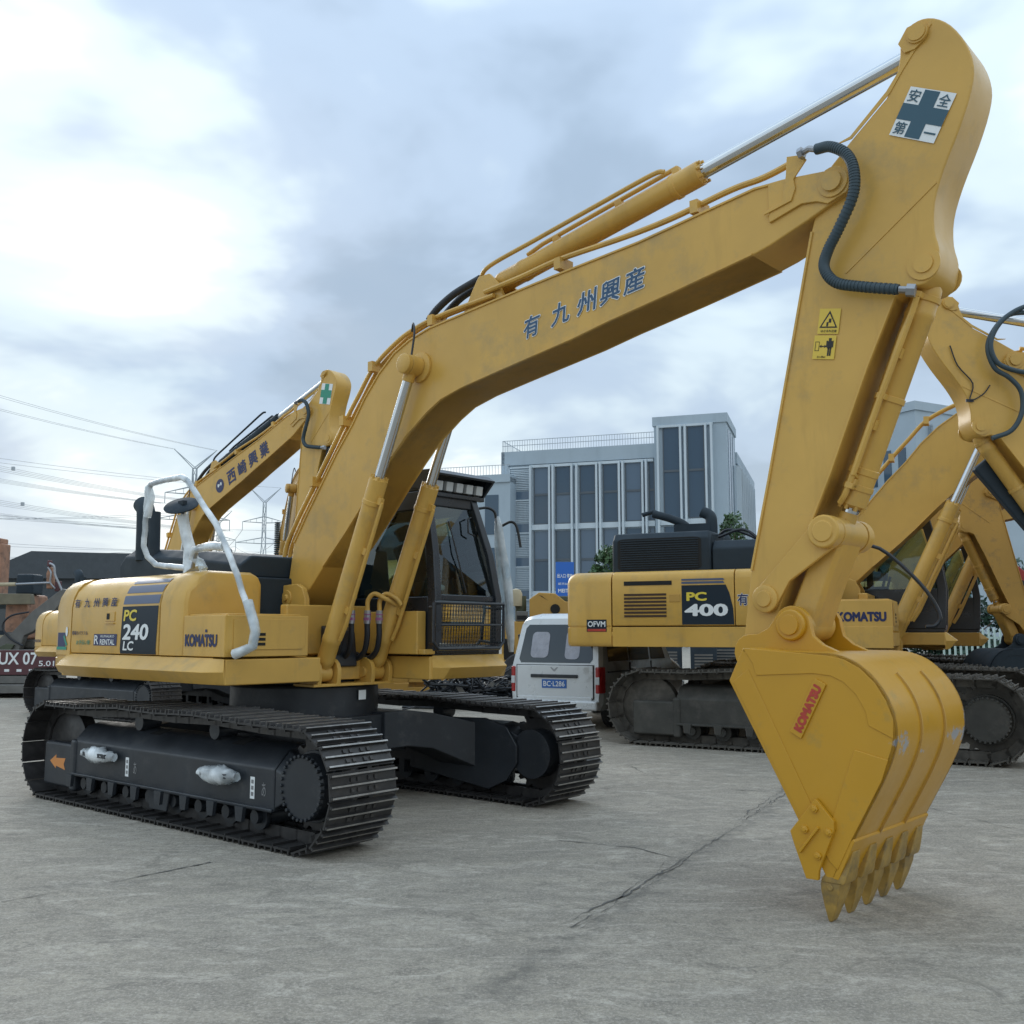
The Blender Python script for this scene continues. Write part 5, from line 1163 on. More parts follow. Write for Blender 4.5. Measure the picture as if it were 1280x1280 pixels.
# ------------------------------------------------------------------ van
def make_van():
    v = thing('van', 'silver white van seen from behind, dented bumper and blue plate, parked past the far track', 'van', (.695, 16.35, 0), R(62.5), None)
    Lg, Wd = 4.35, .80
    xs = [(0, .34, 1.78), (.12, .30, 1.84), (.6, .30, 1.87), (2.6, .30, 1.86), (2.95, .30, 1.80), (3.55, .30, 1.16), (4.15, .32, .98), (4.33, .36, .78)]
    def ring(x, zb, zt):
        zs = min(zt-.12, 1.02); q = []
        f = .96 if x in (0,) else (.90 if x > 4.2 else 1)
        tw = .70 if zt > 1.3 else .76
        pts = [(.93, zb), (1.0, zb+.12), (1.02, .70 if zt > .95 else zt-.2), (1.0, zs), ((1.0*(1-.85)+tw/.80*.85) if zt > 1.3 else .97, zt-.10), ((tw-.05)/.80 if zt > 1.3 else .90, zt-.03), ((tw-.20)/.80, zt)]
        right = [(y*Wd*f, z) for y, z in pts]
        def xo(z): return (max(z-1.0, 0)*.30 if x < .3 else 0)
        return [(x+xo(z), -y, z) for y, z in right] + [(x+xo(z), y, z) for y, z in right[::-1]]
    rings = [ring(*a) for a in xs]; n = len(rings[0])
    m = MB(); m.loft(rings, cap=False)
    for rg in (rings[0], rings[-1]):
        m.add(rg, [(i, i+1, n-2-i, n-1-i) for i in range(n//2-1)])
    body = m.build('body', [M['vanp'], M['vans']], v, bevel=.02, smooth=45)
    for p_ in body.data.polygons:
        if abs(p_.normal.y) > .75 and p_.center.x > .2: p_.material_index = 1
    def rear(z, d=.006): return (max(z-1.0, 0)*.30) - d
    # rear window
    pts = [(-.62, 1.06), (.62, 1.06), (.66, 1.12), (.60, 1.62), (.55, 1.68), (-.55, 1.68), (-.60, 1.62), (-.66, 1.12)]
    m = MB(); m.add([(rear(z), y, z) for y, z in pts], [tuple(range(8))]); m.build('rear_window', [M['cgl']], v)
    m = MB()
    for y0, y1, z0, z1 in ((.14, .46, 1.14, 1.56), (-.42, -.16, 1.12, 1.58)):
        m.add([(rear(z, .012), y, z) for y, z in rrect(y0, y1, z0, z1, .07)], [tuple(range(16))])
    m.build('window_reflection', [M['winrefl']], v)  # pale patches painted as reflections on the rear glass
    tg = MB(); tg.box(-.012, 0, -.692, .692, .488, 1.03); tg.build('tailgate_gap', [M['gap']], v)
    tg = MB(); tg.box(-.018, 0, -.68, .68, .50, 1.02); tg.box(-.03, 0, -.66, .66, .42, .52)
    tg.build('tailgate', [M['vanp']], v, bevel=.02)
    m = MB(); m.box(-.075, .12, -.77, .77, .31, .47); m.build('bumper', [M['vanp']], v, bevel=.04, seg=3)
    for sy in (-1, 1):
        m = MB(); m.loft([[(x, sy*y, z) for x, y in ((-.012, .715), (-.012, .785), (.06, .822), (.17, .828), (.17, .715))] for z in (.58, 1.0)] ); tl_ = m.build('tail_lamp', [M['tail']], v, bevel=.02)
        m = MB(); m.box(-.018, .02, *sorted((sy*.722, sy*.79)), .72, .84); m.build('clear_lens', [M['lamp']], tl_, bevel=.008)
    m = MB(); m.box(-.045, -.018, -.42, .42, .82, .875); m.build('handle_strip', [M['blk']], v, bevel=.01)
    m = MB(); m.box(-.028, -.018, -.22, .22, .655, .795); p = m.build('licence_plate', [M['plate']], v)
    m = MB(); put_text(m, 'BC·L286', (-.030, 0, .725), (0, -1, 0), (0, 0, 1), .38, .085, .01); m.build('lettering', [M['white']], p)
    m = MB()
    for sy in (-1, 1): m.add([(-.022, sy*.02, .93), (-.022, sy*.075, .99), (-.022, sy*.045, .99), (-.022, 0, .955), (-.022, 0, .92)], [(0,1,2,3,4)])
    m.build('badge', [M['dull']], v)
    for sy in (-1, 1):
        for x0, x1 in ((.35, 1.25), (1.33, 2.30), (2.38, 3.05)):
            m = MB(); q = [(x0, 1.08), (x1 + (.12 if x1 > 3 else 0), 1.08), (x1-(.22 if x1 > 3 else 0), 1.70), (x0, 1.70)]
            m.add([(x, sy*(.805 - (z-1.02)/.75*.085 + .004), z) for x, z in q], [(0,1,2,3)]); m.build('side_window', [M['cgl']], v)
        m = MB(); m.box(.30, 1.30, *sorted((sy*.80, sy*.828)), .90, .925); m.build('door_rail', [M['blk']], v)
        m = MB(); m.box(2.36, 2.372, *sorted((sy*.79, sy*.822)), .42, 1.05); m.box(1.30, 1.312, *sorted((sy*.79, sy*.822)), .42, 1.05); m.build('door_gap', [M['gap']], v)
        m = MB(); m.box(1.36, 1.52, *sorted((sy*.80, sy*.84)), .93, .96); m.build('door_handle', [M['vanp']], v, bevel=.01)
        for x in (.72, 3.45):
            w = MB(); w.lathe((x, sy*.62, .30), (0, sy, 0), [(0, .16), (0, .28), (.03, .30), (.16, .30), (.19, .28), (.19, .19)], 24); wo = w.build('wheel', [M['tyre']], v)
            w = MB(); w.lathe((x, sy*.62, .30), (0, sy, 0), [(.10, 0), (.175, .06), (.165, .16), (.19, .19)], 20); w.build('rim', [M['dull']], wo)
    m = MB(); m.add([(x, y, z) for x, z in ((2.97, 1.77), (3.55, 1.17)) for y in (-.60, .60)], [(0,1,3,2)]); w = m.build('windscreen', [M['cgl']], v); w.location = (.012, 0, .012)
make_van()

# ------------------------------------------------------------------ office building
def office():
    D0 = Vector((23.156, 105, 0))
    o = thing('office_building', 'grey four storey office building with pale fins and a taller right tower', 'building', D0, R(-18.236))
    # local: x to the right along the front (negative = left), y depth
    m = MB(); m.box(-25.4, -7.8, 0, 30, 0, 21.6); m.box(-25.6, -7.8, -.25, .15, 20.6, 22.2); m.box(-25.6, -25.2, -.25, 30, 20.6, 22.2)
    m.box(-25.55, -24.75, -.3, .6, 0, 20.6)
    m.build('wall', [M['bwall']], o)
    m = MB(); m.box(-7.8, 0, -.6, 8.6, 0, 24.7); m.box(-7.95, .15, -.75, 8.75, 24.0, 25.0); m.box(-8, .0, 8.6, 33, 0, 21.6); m.box(-8, .2, 8.7, 33.2, 21.0, 22.3)
    m.build('tower_wall', [M['bwall']], o)
    def bay(x0, x1, y, spans, blind=0.3):
        for z0, z1 in spans:
            f = MB(); f.box(x0-.04, x0+.06, y-.12, y+.02, z0, z1); f.box(x1-.06, x1+.04, y-.12, y+.02, z0, z1); f.box(x0, x1, y-.12, y+.02, z0-.05, z0+.05)
            zm = z0 + (z1-z0)*.52; f.box(x0, x1, y-.13, y+.02, zm-.12, zm+.12)
            w = f.build('window', [M['bfr']], o)
            for a, b in ((z0+.05, zm-.12), (zm+.12, z1)):
                g = MB(); g.add([(x0+.06, y-.05, a), (x1-.06, y-.05, a), (x1-.06, y-.05, b), (x0+.06, y-.05, b)], [(0,1,2,3)]); g.build('pane', [M['bgl2'] if rnd.random() < blind else M['bgl']], w)
    spans = [(13.75, 20.15), (6.1, 12.9), (.6, 5.6)]
    bays = [(-21.7, -20.0), (-19.13, -17.44), (-16.32, -14.57), (-13.65, -12.02), (-11.12, -9.41)]
    for x0, x1 in bays: bay(x0, x1, 0, spans)
    bay(-8.52, -7.95, 0, spans)
    tsp = [(20.3, 23.7), (13.8, 20.2), (6.1, 12.9), (.6, 5.6)]
    for x0, x1 in ((-6.8, -5.02), (-4.15, -2.40)): bay(x0, x1, -.6, [(13.8, 23.7), (6.1, 12.9), (.6, 5.6)])
    # fins beside the bays, bands
    for xs_, y in (((-22.0, -19.75, -19.35, -17.15, -16.6, -14.3, -13.9, -11.75, -11.35, -9.15, -8.75), 0), ((-7.3, -4.85, -4.35, -2.15, -1.55), -.6)):
        for x in xs_:
            f = MB(); f.box(x-.11, x+.11, y-.75, y+.02, 0, 20.4 if y == 0 else 23.9); f.build('fin', [M['bpil']], o)
    for z in (13.35, 5.85):
        f = MB(); f.box(-22.1, -7.9, -.35, .02, z-.3, z+.3); f.build('floor_band', [M['bpil']], o)
        f = MB(); f.box(-7.4, -1.4, -.95, -.58, z-.3, z+.3); f.build('floor_band', [M['bpil']], o)
    for x0, x1, y in ((-22.1, -8.0, 0), (-7.4, -1.4, -.6)):
        f = MB(); f.box(x0, x1, y-.30, y+.02, 20.2 if y == 0 else 23.75, 20.5 if y == 0 else 24.0); f.build('floor_band', [M['bpil']], o)
    # louvred bay at the left end
    lf = MB(); lf.box(-24.75, -24.6, -.2, .02, 0, 20.4); lf.box(-22.05, -21.9, -.2, .02, 0, 20.4)
    for z in (20.3, 16.5, 12.75, 8.9, 5.2): lf.box(-24.7, -21.95, -.2, .02, z-.08, z+.08)
    lp = lf.build('louvre_panel', [M['bpil']], o)
    for z0 in (16.6, 12.85, 9.0, 5.3, 1.2):
        g = MB(); g.add([(-24.55, -.04, z0+.02), (-22.1, -.04, z0+.02), (-22.1, -.04, z0+.95), (-24.55, -.04, z0+.95)], [(0,1,2,3)]); g.build('pane', [M['bgl2']], lp)
        s = MB()
        for i in range(12): s.box(-24.58, -22.07, -.14, .01, z0+1.15+i*.2, z0+1.24+i*.2)
        s.build('slat', [M['bpil']], lp, kind='stuff')
    # right hand faces: narrow windows
    for y0 in (1.0, 3.2, 5.6):
        for z0, z1 in ((13.8, 23.5), (6.1, 12.9)): 
            g = MB(); g.box(-.02, .05, y0, y0+1.1, z0, z1); g.build('side_window', [M['bgl']], o)
    for i in range(9):
        y0 = 9.8 + i*2.5
        for z0, z1 in ((13.8, 20.3), (6.1, 12.9), (.8, 5.4)):
            g = MB(); g.box(-.02, .05, y0, y0+1.5, z0, z1); g.build('side_window', [M['bgl']], o)
        f = MB(); f.box(-.02, .55, y0-.7, y0-.35, 0, 20.8); f.build('fin', [M['bpil']], o)
    rl = MB()
    for i in range(60): x = -25.5 + i*.3; rl.box(x-.02, x+.02, -.12, -.08, 22.2, 23.5)
    for z in (22.9, 23.5): rl.box(-25.5, -7.85, -.13, -.07, z-.03, z+.03)
    for i in range(50): rl.box(-25.42, -25.38, i*.6-.02, i*.6+.02, 22.2, 23.5)
    rl.box(-25.43, -25.37, 0, 30, 23.47, 23.53)
    rl.build('roof_railing', [M['galv']], o, kind='stuff')
    # lower annex on the left, behind
    a = thing('annex_block', 'lower grey building wing behind the cab roof, left of the office front', 'building', (-1.9, 111, 0), R(-18.236))
    m = MB(); m.box(-9, 1.8, 0, 14, 0, 19.0); m.box(-9.2, 1.8, -.2, 14, 18.4, 19.3); m.build('wall', [M['bwall']], a)
    for x0 in (-7, -4.2, -1.2):
        for z0, z1 in ((12.5, 17.0), (5, 11)):
            g = MB(); g.box(x0, x0+1.6, -.06, .02, z0, z1); g.build('window', [M['bgl']], a)
    rl = MB()
    for i in range(30): rl.box(-9+i*.36-.02, -9+i*.36+.02, -.02, .02, 19.3, 20.4)
    rl.box(-9, 1.8, -.03, .03, 20.35, 20.41); rl.build('roof_railing', [M['galv']], a, kind='stuff')
    # block on the right
    b = thing('far_block', 'grey building corner seen between the raised arm and the right boom', 'building', (45.6, 110, 0), R(28))
    m = MB(); m.box(0, 20, 0, 16, 0, 27.0); m.box(-.2, 20.2, -.2, 16.2, 26.6, 27.6); m.build('wall', [M['bwall']], b)
    for x0 in (2.5, 5.5, 8.5):
        for z0, z1 in ((20.0, 24.0), (14, 18.5)):
            g = MB(); g.box(x0, x0+1.9, -.06, .02, z0, z1); g.build('window', [M['bgl']], b)
            f = MB(); f.box(x0-.45, x0-.2, -.5, .02, 12, 25); f.build('fin', [M['bpil']], b)
    for y0 in (1.5, 3.6, 5.7, 7.8, 9.9, 12):
        for z0, z1 in ((18.5, 22.5), (12, 16.5)):
            g = MB(); g.box(-.06, .02, y0, y0+1.1, z0, z1); g.build('side_window', [M['bgl']], b)
office()

def shed():
    o = thing('warehouse', 'long low dark warehouse roof behind the left machines', 'building', (-33, 62, 0), R(3))
    m = MB(); m.box(0, 26, 0, 18, 0, 5.0); m.build('wall', [M['shed']], o)
    m = MB(); m.prism([(-.4, 4.9), (-.4, 5.1), (3.0, 6.6), (7.2, 6.5), (26.4, 6.3), (26.4, 4.9)], -.5, 18.5); m.build('roof', [M['shed']], o)
shed()

# ------------------------------------------------------------------ pylons and cables
def pylon(x, y, H, rz, label, w=5.0):
    o = thing('lattice_pylon', label, 'pylon', (x, y, 0), rz, 'steel lattice pylons on the horizon')
    t = MB(); r = .12
    lv = [(0, w), (H*.25, w*.72), (H*.48, w*.42), (H*.62, w*.26), (H*.90, w*.20)]
    def corner(k, q): z, s = lv[k]; a, b = ((-1,-1),(1,-1),(1,1),(-1,1))[q % 4]; return Vector((a*s/2, b*s/2, z))
    for k in range(len(lv)-1):
        for q in range(4):
            t.tube([corner(k, q), corner(k+1, q)], r, 4); t.tube([corner(k, q), corner(k+1, q+1)], r*.6, 4); t.tube([corner(k, q+1), corner(k+1, q)], r*.6, 4)
            t.tube([corner(k+1, q), corner(k+1, q+1)], r*.6, 4)
    n = 5
    for i in range(n):   # finer bracing in the body
        for q in range(4):
            z0, z1 = H*.62 + H*.28*i/n, H*.62 + H*.28*(i+1)/n; s0 = w*(.26-.06*i/n)/2; s1 = w*(.26-.06*(i+1)/n)/2
            a, b = ((-1,-1),(1,-1),(1,1),(-1,1))[q], ((-1,-1),(1,-1),(1,1),(-1,1))[(q+1) % 4]
            t.tube([(a[0]*s0, a[1]*s0, z0), (b[0]*s1, b[1]*s1, z1)], r*.5, 4)
    t.build('tower', [M['galv']], o, smooth=0)
    arms = []
    for z, ln in ((H*.62, 9.0), (H*.76, 7.0)):
        for sx in (-1, 1):
            c = MB()
            tip = Vector((sx*ln, 0, z+.3)); arms.append(tip)
            for sy in (-1, 1):
                c.tube([(sx*w*.12, sy*w*.12, z), tip], r*.8, 4); c.tube([(sx*w*.12, sy*w*.12, z+2.0), tip], r*.8, 4)
            for f in (.3, .6): c.tube([(sx*(w*.12+(ln-w*.12)*f), 0, z+.3*f), (sx*(w*.12+(ln-w*.12)*f), 0, z+2.0*(1-f)+.3*f)], r*.5, 4)
            c.tube([tip, tip + Vector((0, 0, -2.8))], .10, 4)
            c.build('cross_arm', [M['galv']], o, smooth=0)
    for sx in (-1, 1):
        c = MB()
        tip = Vector((sx*5.2, 0, H)); arms.append(tip)
        for sy in (-1, 1): c.tube([(sx*w*.10, sy*w*.1, H*.90), tip], r*.8, 4); c.tube([(0, sy*w*.1, H*.905), tip], r*.6, 4)
        c.tube([(sx*w*.10, 0, H*.90), (sx*3.0, 0, H*.955)], r*.6, 4)
        c.build('top_horn', [M['galv']], o, smooth=0)
    return [Matrix.Translation((x, y, 0)) @ Matrix.Rotation(rz, 4, 'Z') @ a for a in arms]
A1 = pylon(-81, 250, 48, R(12), 'nearest lattice pylon, its V shaped top beside the lettered dark cylinder boom')
A2 = pylon(-83, 330, 50, R(12), 'lattice pylon between the two rear booms, its V shaped top clear of both')
A3 = pylon(-122, 410, 52, R(12), 'lattice pylon low behind the white wrapped handrail, only its cross arms showing', 5.0)
def cable(a, b, sag, r=.07, kind=0):
    m = MB(); a, b = Vector(a), Vector(b)
    m.tube([a + (b-a)*t - Vector((0, 0, sag*4*t*(1-t))) for t in (i/24 for i in range(25))], r, 5)
    for t in ((.35, .6) if kind else ()):
        p = a + (b-a)*t - Vector((0, 0, sag*4*t*(1-t))); m.obox(p, .5, .5, .7, Matrix.Identity(3))
    tag(m.build('power_cable', [M['cable']]), 'thin grey overhead power cable sagging across the pale left sky', 'power cable', 'overhead power cables on the left')
for i, a in enumerate(A1):
    dz = -2.8 if i < 4 else 0
    for k in ((-.9, -.3, .3, .9) if i < 4 else (-.3, .3)):
        p = a + Vector((k, 0, dz)); cable(p, p + Vector((-60, -190, 6.0 + k)), 4.5, .034, i < 4 and k > .5)
for i, a in enumerate(A2):
    dz = -2.8 if i < 4 else 0
    p = a + Vector((0, 0, dz)); cable(p, p + Vector((-150, -250, 4.0)), 7, .05)
for i, a in enumerate(A3):
    dz = -2.8 if i < 4 else 0
    p = a + Vector((0, 0, dz)); cable(p, p + Vector((-230, -120, 0)), 9, .08)
    if i < 4: cable(p, Vector(A2[i]) + Vector((0, 0, dz)), 5, .08)

# ------------------------------------------------------------------ trees, fence, sign
def tree(name, x, y, h, rad, label, mt, seed, trunk=.35, n=2600, leaf=.22):
    q = random.Random(seed); o = thing(name, label, 'tree', (x, y, 0), 0, None)
    t = MB(); t.tube([(0, 0, 0), (.05, .03, h*trunk), (.0, .05, h*.75)], .12, 8, radii=[.16*h/5, .11*h/5, .04*h/5])
    for i in range(7):
        a = q.uniform(0, 6.28); z = h*q.uniform(trunk, .7); t.tube([(0, 0, z), (math.cos(a)*rad*.7, math.sin(a)*rad*.7, z + h*.2)], .03, 5, r1=.012)
    t.build('trunk', [M['bark']], o)
    cl = []
    for i in range(int(14 + rad*6)):
        a = q.uniform(0, 6.28); rr = rad*math.sqrt(q.random())*.85; z = h*(trunk+.08) + (h*(1-trunk)-.3)*q.random()
        k = 1 - abs((z/h-(trunk+1)/2)/(1-trunk)*1.5)**2; cl.append((rr*math.cos(a)*max(k, .25), rr*math.sin(a)*max(k, .25), z, q.uniform(.25, .5)*rad*.8))
    m = MB()
    for i in range(n):
        cx, cy, cz, cr = q.choice(cl); d = Vector((q.gauss(0, 1), q.gauss(0, 1), q.gauss(0, .8))).normalized()*cr*q.random()**.4
        p = Vector((cx, cy, cz)) + d; u = Vector((q.gauss(0, 1), q.gauss(0, 1), q.gauss(0, 1))).normalized(); w = u.orthogonal().normalized(); s = leaf*q.uniform(.6, 1.3)
        m.add([p - u*s*.5, p + w*s*.28, p + u*s*.5, p - w*s*.28], [(0,1,2,3)])
    m.build('crown', [mt], o, smooth=0)
tree('tree', 5.2, 50, 5.6, 1.5, 'small light green tree left of the dark boxy hood', M['leafA'], 3, n=2200, leaf=.25)
tree('tree', 11.6, 52, 7.6, 1.3, 'green tree before the right side of the office tower', M['leafA'], 5, n=2200, leaf=.25)
for i, (x, y, h) in enumerate(((15.0, 36, 4.0), (17.2, 37, 4.4), (19.6, 37, 4.2))):
    tree('tree', x, y, h, 1.6, ('dark green tree behind the pale fence, next to the far cylinders', 'dark green tree behind the pale fence, beside the dark bucket', 'dark green tree behind the pale fence, at the right edge')[i], M['leafB'], 11+i, trunk=.1, n=2600, leaf=.25)
fo = thing('picket_fence', 'pale green white picket fence between the machines and the dark trees', 'fence', (13.6, 31.5, 0), R(-8))
for i in range(34):
    m = MB(); x = i*.17; m.prism([(x-.03, .12), (x+.03, .12), (x+.03, 1.62), (x, 1.70), (x-.03, 1.62)], -.015, .015); m.build('picket', [M['pick']], fo)
m = MB(); m.box(-.1, 5.8, .016, .05, .40, .47); m.box(-.1, 5.8, .016, .05, 1.35, 1.42); m.build('rail', [M['pick']], fo)
so = thing('road_sign', 'blue road sign with white writing before the office windows', 'sign', (2.12, 40, 0), R(4))
m = MB(); m.cyl((-.25, .05, 0), (-.25, .05, 4.3), .05, n=8); m.cyl((.28, .05, 0), (.28, .05, 4.3), .05, n=8); m.build('post', [M['galv']], so)
m = MB(); m.box(-.36, .38, -.02, .02, 3.0, 4.38); sp_ = m.build('sign_panel', [M['signb']], so)
m = MB(); put_text(m, '出入口 停车', (.01, -.024, 3.82), (1, 0, 0), (0, 0, 1), .62, .17, .02); put_text(m, '前方50米', (.01, -.024, 3.50), (1, 0, 0), (0, 0, 1), .55, .10, .01); put_text(m, 'MEITU', (.01, -.024, 3.22), (1, 0, 0), (0, 0, 1), .55, .15, .02); m.build('lettering', [M['white']], sp_)
m = MB(); m.cyl((1.1, .2, 0), (1.1, .2, 3.9), .03, n=8); m.cyl((.8, .2, 3.9), (1.5, .2, 3.9), .025, n=8)
lp = thing('signal_pole', 'thin dark pole with a crossbar right of the blue sign', 'pole', (2.12, 41, 0)); m.build('pole', [M['blk']], lp)

# ------------------------------------------------------------------ old yellow machine behind the van
o = thing('old_crane', 'old rusty yellow machine with a white tank behind the van roof', 'machine', (.1, 24.2, 0), R(-2))
m = MB(); m.box(-.35, 1.7, 0, 1.4, .5, 1.82); m.build('chassis', [M['yel_old']], o, bevel=.03)
m = MB(); m.prism([(.32, 1.80), (.32, 2.36), (.55, 2.52), (.95, 2.50), (1.2, 2.30), (1.75, 2.30), (1.75, 1.80)], .1, 1.1); b_ = m.build('housing', [M['yel_old']], o, bevel=.02)
m = MB(); m.lathe((.95, .09, 2.12), (0, -1, 0), [(0, .12), (.02, .12), (.02, 0)], 16); m.add([(.55, .095, 2.46), (.78, .095, 2.32), (.62, .095, 2.44)], [(0,1,2)]); m.build('opening', [M['gap']], b_)
m = MB(); m.prism([(1.1, 1.9), (1.2, 2.0), (1.62, 1.62), (1.5, 1.55)], -.05, .0); m.build('link', [M['rust']], o)
m = MB(); m.box(0, .28, .0, .5, 1.82, 2.06); m.build('control_box', [M['greysteel']], o, bevel=.02)
m = MB(); m.box(.02, .26, -.01, .02, 1.86, 1.96); m.build('dark_opening', [M['gap']], o)
m = MB(); m.box(-.30, -.05, -.012, .01, .9, 1.4); m.build('dark_opening', [M['gap']], o)
m = MB(); m.lathe((-.02, .5, 2.2), (0, 0, 1), [(0, 0), (0, .16), (.30, .16), (.40, .12), (.44, 0)], 16); m.build('white_tank', [M['cream']], o)
m = MB(); m.cyl((.10, .6, 1.82), (.10, .6, 2.45), .14, n=14); m.build('filter', [M['olive']], o)
m = MB(); m.box(.55, 1.75, .2, 1.2, 2.30, 2.44); m.build('engine', [M['olive']], o, bevel=.03)
m = MB(); m.prism([(1.35, 2.30), (1.75, 2.30), (1.75, 2.62)], .2, .5); m.build('red_bracket', [M['redp']], o)
m = MB(); m.box(-.35, 1.7, .1, 1.3, .25, .55); m.build('undercarriage', [M['blk_d']], o)

# ------------------------------------------------------------------ left edge: flatbed truck and loaded small digger
t = thing('flatbed_truck', 'maroon tailed flatbed truck with white letters at the left edge', 'truck', (-13.4, 24.5, 0), R(0))
m = MB(); m.box(-3.0, 2.3, 0, .08, .52, 1.12); tb_ = m.build('tail_board', [M['maroon']], t, bevel=.01)
m = MB(); put_text(m, 'UX 07', (1.32, -.005, .92), (1, 0, 0), (0, 0, 1), .95, .30, .02); put_text(m, '5.01', (2.02, -.005, .80), (1, 0, 0), (0, 0, 1), .38, .13, .01); m.build('lettering', [M['white']], tb_)
m = MB()
for i in range(14): m.box(-2.0+i*.3, -1.88+i*.3, -.006, 0, .60, .66)
m.build('reflector_strip', [M['white']], tb_, kind='stuff')
m = MB(); m.box(-3.0, 2.3, .08, 7, .85, 1.12); m.build('bed', [M['greysteel']], t)
m = MB(); m.box(-2.2, 1.9, -.6, 1.2, .12, .30); m.box(-3.0, 2.3, .0, .5, .32, .50); m.build('underframe', [M['greysteel']], t)
for x in (-1.6, .9):
    w = MB(); w.lathe((x, 1.0, .48), (1, 0, 0), [(-.25, .2), (-.25, .46), (-.2, .48), (.2, .48), (.25, .46), (.25, .2)], 20); w.build('wheel', [M['tyre']], t)
t = thing('truck_cab', 'truck cab with pale blue trim half cut by the left edge', 'truck', (-13.6, 27.5, 0))
m = MB(); m.box(-1.5, .55, 0, 1.8, 1.0, 2.45); cb_ = m.build('cab', [M['hood']], t, bevel=.05)
m = MB(); m.box(-1.5, .5, -.03, .0, 2.38, 2.45); m.box(-1.5, .55, -.04, 0, 1.30, 1.48); m.build('trim', [M['cream']], cb_)
m = MB(); m.add([(-1.3, -.01, 1.6), (.40, -.01, 1.6), (.40, -.01, 2.3), (-1.3, -.01, 2.3)], [(0,1,2,3)]); m.build('window', [M['cgl']], cb_)
m = MB(); m.box(-1.4, .5, .1, 1.7, .3, 1.0); m.build('chassis', [M['blk_d']], t)
t = thing('small_digger', 'small grey armed digger with an orange body on the flatbed', 'digger', (-12.85, 25.6, 1.12))
m = MB(); m.box(-.30, .28, .2, 1.4, .25, 1.42); m.build('body', [M['rust']], t, bevel=.08)
m = MB(); m.prism([(-.35, .15), (-.05, .45), (.05, .40), (.55, .95), (1.30, 1.55), (1.50, 1.48), (1.05, .85), (.62, .45), (.40, .35), (.30, .0), (.1, -.3), (-.1, -.25)], -.12, .12); m.build('arm', [M['greysteel']], t, bevel=.02)
m = MB(); m.prism([(-2.5, 1.12), (-2.5, 1.45), (.45, 1.42), (.50, 1.15)], -.05, .2); m.build('boom', [M['olivy']], t, bevel=.02)
m = MB(); m.tube([(-2.4, -.1, 1.62), (.1, -.1, 1.66)], .05, 10); m.tube([(.1, -.1, 1.66), (1.0, -.1, 1.70)], .03, 10, 1); m.build('arm_cylinder', [M['cream'], M['dull']], t)
m = MB(); m.prism([(.86, 1.55), (.84, 1.95), (.90, 2.12), (.98, 2.1), (1.02, 1.9), (1.04, 1.55)], -.05, .1); m.build('hose_reel', [M['rust']], t, bevel=.03)
m = MB(); m.tube(curve([(.94, -.1, 2.2), (1.06, -.1, 2.12), (1.10, -.1, 1.9), (1.2, -.1, 1.7), (1.3, -.1, 1.5)]), .03, 8); m.tube(curve([(.90, -.08, 2.1), (1.0, -.12, 1.95), (1.0, -.12, 1.7), (1.12, -.1, 1.55)]), .022, 8); m.build('pipe', [M['dull']], t)
m = MB(); m.box(1.08, 1.22, -.06, .06, 1.48, 1.74); m.box(.86, .96, -.07, .04, 2.12, 2.28); m.build('clamp', [M['maroon']], t, bevel=.02)
m = MB(); m.box(-.1, .35, .3, .9, 1.42, 1.95); m.build('engine_cover', [M['hood']], t, bevel=.05)
m = MB(); m.tube(curve([(.5, -.15, .95), (.05, -.15, .85), (-.15, -.15, .6), (.05, -.15, .3), (.4, -.15, .1)]), .025, 6); m.build('hose', [M['rub']], t)
m = MB(); m.prism([(-.75, -.45), (-.35, .0), (.0, .15), (.2, .12), (.05, -.15), (-.2, -.35), (-.45, -.55)], -.2, .2); m.build('bucket', [M['olive']], t, bevel=.02)
m = MB(); m.box(-.7, .6, .1, 1.5, 0, .25); m.build('tracks', [M['blk_d']], t, bevel=.08)
t = thing('loader_mast', 'rusty red brown post of a machine at the left edge', 'machine', (-15.2, 29, 0))
m = MB(); m.box(-.5, .25, 0, .5, 0, 4.15); m.box(-.6, .12, -.1, .6, 4.15, 4.32); m.build('mast', [M['rust']], t, bevel=.04)

# ------------------------------------------------------------------ right edge: red machine, dark bucket
t = thing('red_machine', 'red machine arm with a black cylinder at the right edge', 'machine', (11.9, 24.5, 0), R(-8))
m = MB(); m.prism([(-1.0, 4.1), (-.75, 4.35), (1.9, 1.9), (1.7, 1.5)], -.18, .18); m.build('boom', [M['redp']], t, bevel=.02)
m = MB(); m.prism([(-.65, 3.2), (-.5, 3.3), (1.0, 1.3), (.75, 1.2)], -.40, -.25); m.build('arm', [M['redp']], t, bevel=.02)
m = MB(); m.tube([(-.75, -.34, 3.95), (.35, -.34, 2.75)], .17, 14); m.lathe((.42, -.5, 2.62), (0, 1, 0), [(0, 0), (0, .2), (.3, .2), (.3, 0)], 16); m.build('cylinder', [M['cab']], t)
m = MB(); m.box(.9, 3.4, -1, 1, .5, 1.7); m.build('body', [M['redp']], t, bevel=.05)
m = MB(); m.box(.6, 3.6, -1.2, 1.2, 0, .5); m.build('undercarriage', [M['blk_d']], t, bevel=.05)
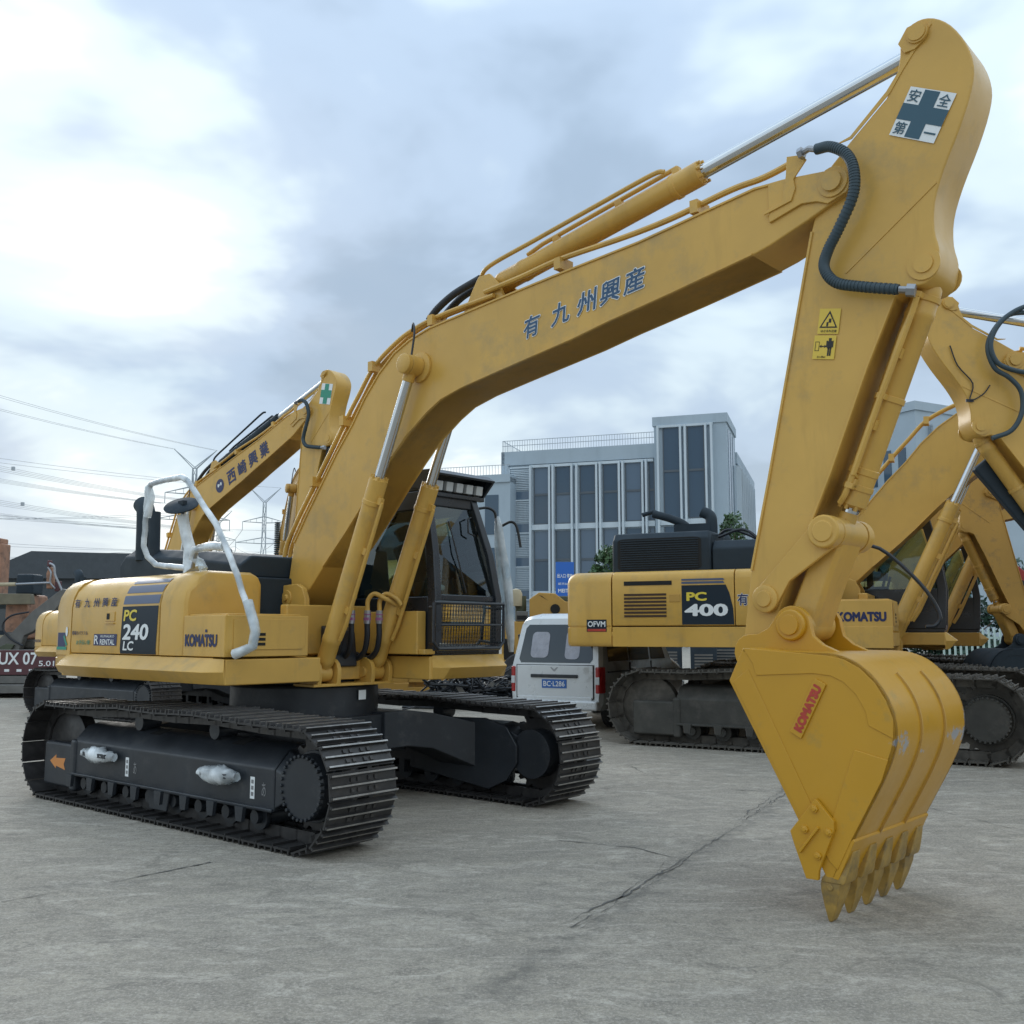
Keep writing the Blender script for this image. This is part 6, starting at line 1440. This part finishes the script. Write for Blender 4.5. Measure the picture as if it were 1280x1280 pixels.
for i, (x, y, w_, h_) in enumerate(((4.55, 29.5, .9, 1.30), (5.55, 29.0, .75, 1.15), (6.5, 30, 1.0, 1.42), (-2.9, 30, .8, 1.1))):
    t = thing('generator_box', ('dark steel generator box beyond the van nose', 'low dark generator box right of the van nose', 'tall dark generator box under the big machine', 'dark generator box behind the cab skirt')[i], 'generator', (x, y, 0), R(-10), 'dark generator boxes behind the van')
    m = MB(); m.box(-w_/2, w_/2, 0, .8, .12, h_); bx_ = m.build('housing', [M['hood']], t, bevel=.03)
    m = MB()
    for k in range(5): m.box(-w_*.35, w_*.35, -.012, .0, h_*.45+k*.09, h_*.45+k*.09+.05)
    m.build('louvre', [M['greysteel']], bx_); m = MB(); m.box(-w_/2-.05, w_/2+.05, -.05, .85, 0, .12); m.build('skid', [M['greysteel']], t)

# ------------------------------------------------------------------ scrap heap and steel beam under the far cab
t = thing('scrap_heap', 'tangled black hoses and scrap beyond the cab, left of the van', 'scrap heap', (-.75, 21, 0))
q = random.Random(4); m = MB()
for i in range(170):
    x, y = q.uniform(-.85, .95), q.uniform(-.5, 1.2); z = q.uniform(.02, .62)*(1 - .35*abs(x))
    pts = [(x + q.gauss(0, .25)*k, y + q.gauss(0, .2)*k, max(z + q.gauss(0, .16)*k, .03)) for k in (-1, 0, 1, 2)]
    m.tube(curve(pts, 4), q.uniform(.012, .035), 5)
m.build('hose_tangle', [M['rub']], t, kind='stuff')
m = MB()
for i in range(40):
    x, y = q.uniform(-.8, .9), q.uniform(-.6, .8); m.obox((x, y, q.uniform(.05, .5)), q.uniform(.05, .35), .03, q.uniform(.04, .12), Matrix.Rotation(q.uniform(-1, 1), 3, 'Y') @ Matrix.Rotation(q.uniform(-1, 1), 3, 'Z'))
m.build('scrap_plate', [M['greysteel']], t, kind='stuff')
for i, (x, y) in enumerate(((.75, .9), (.95, 1.2))):
    w = thing('tyre_scrap', ('old black tyre lying against the scrap beside the van', 'old black tyre on the scrap nearest the van')[i], 'tyre', (-.75+x, 21+y-.4, .35+.32*i)); mm = MB()
    mm.lathe((0, 0, -.11), (0, 0, 1), [(0, .22), (0, .40), (.04, .44), (.18, .44), (.22, .40), (.22, .22), (.0, .22)], 24); k_ = mm.build('tyre', [M['tyre']], w); k_.rotation_euler = (R(65), 0, R(20))
t = thing('steel_beam', 'yellow steel beam lying on the ground under the cab side', 'beam', (-3.7, 26.2, 0))
m = MB(); m.box(-.2, 2.05, 0, .5, .02, .14); m.box(-.2, 2.05, .15, .35, .14, .26); m.box(-.2, 2.05, 0, .5, .26, .36); m.build('beam', [M['yel_old']], t, bevel=.01)
for x in (2.15, 2.4):
    t = thing('steel_post', 'dark steel post standing beside the yellow beam end', 'post', (-3.7+x, 26.2, 0), 0, 'dark steel posts by the beam'); m = MB(); m.box(-.06, .06, -.05, .05, 0, .9); m.build('post', [M['greysteel']], t)
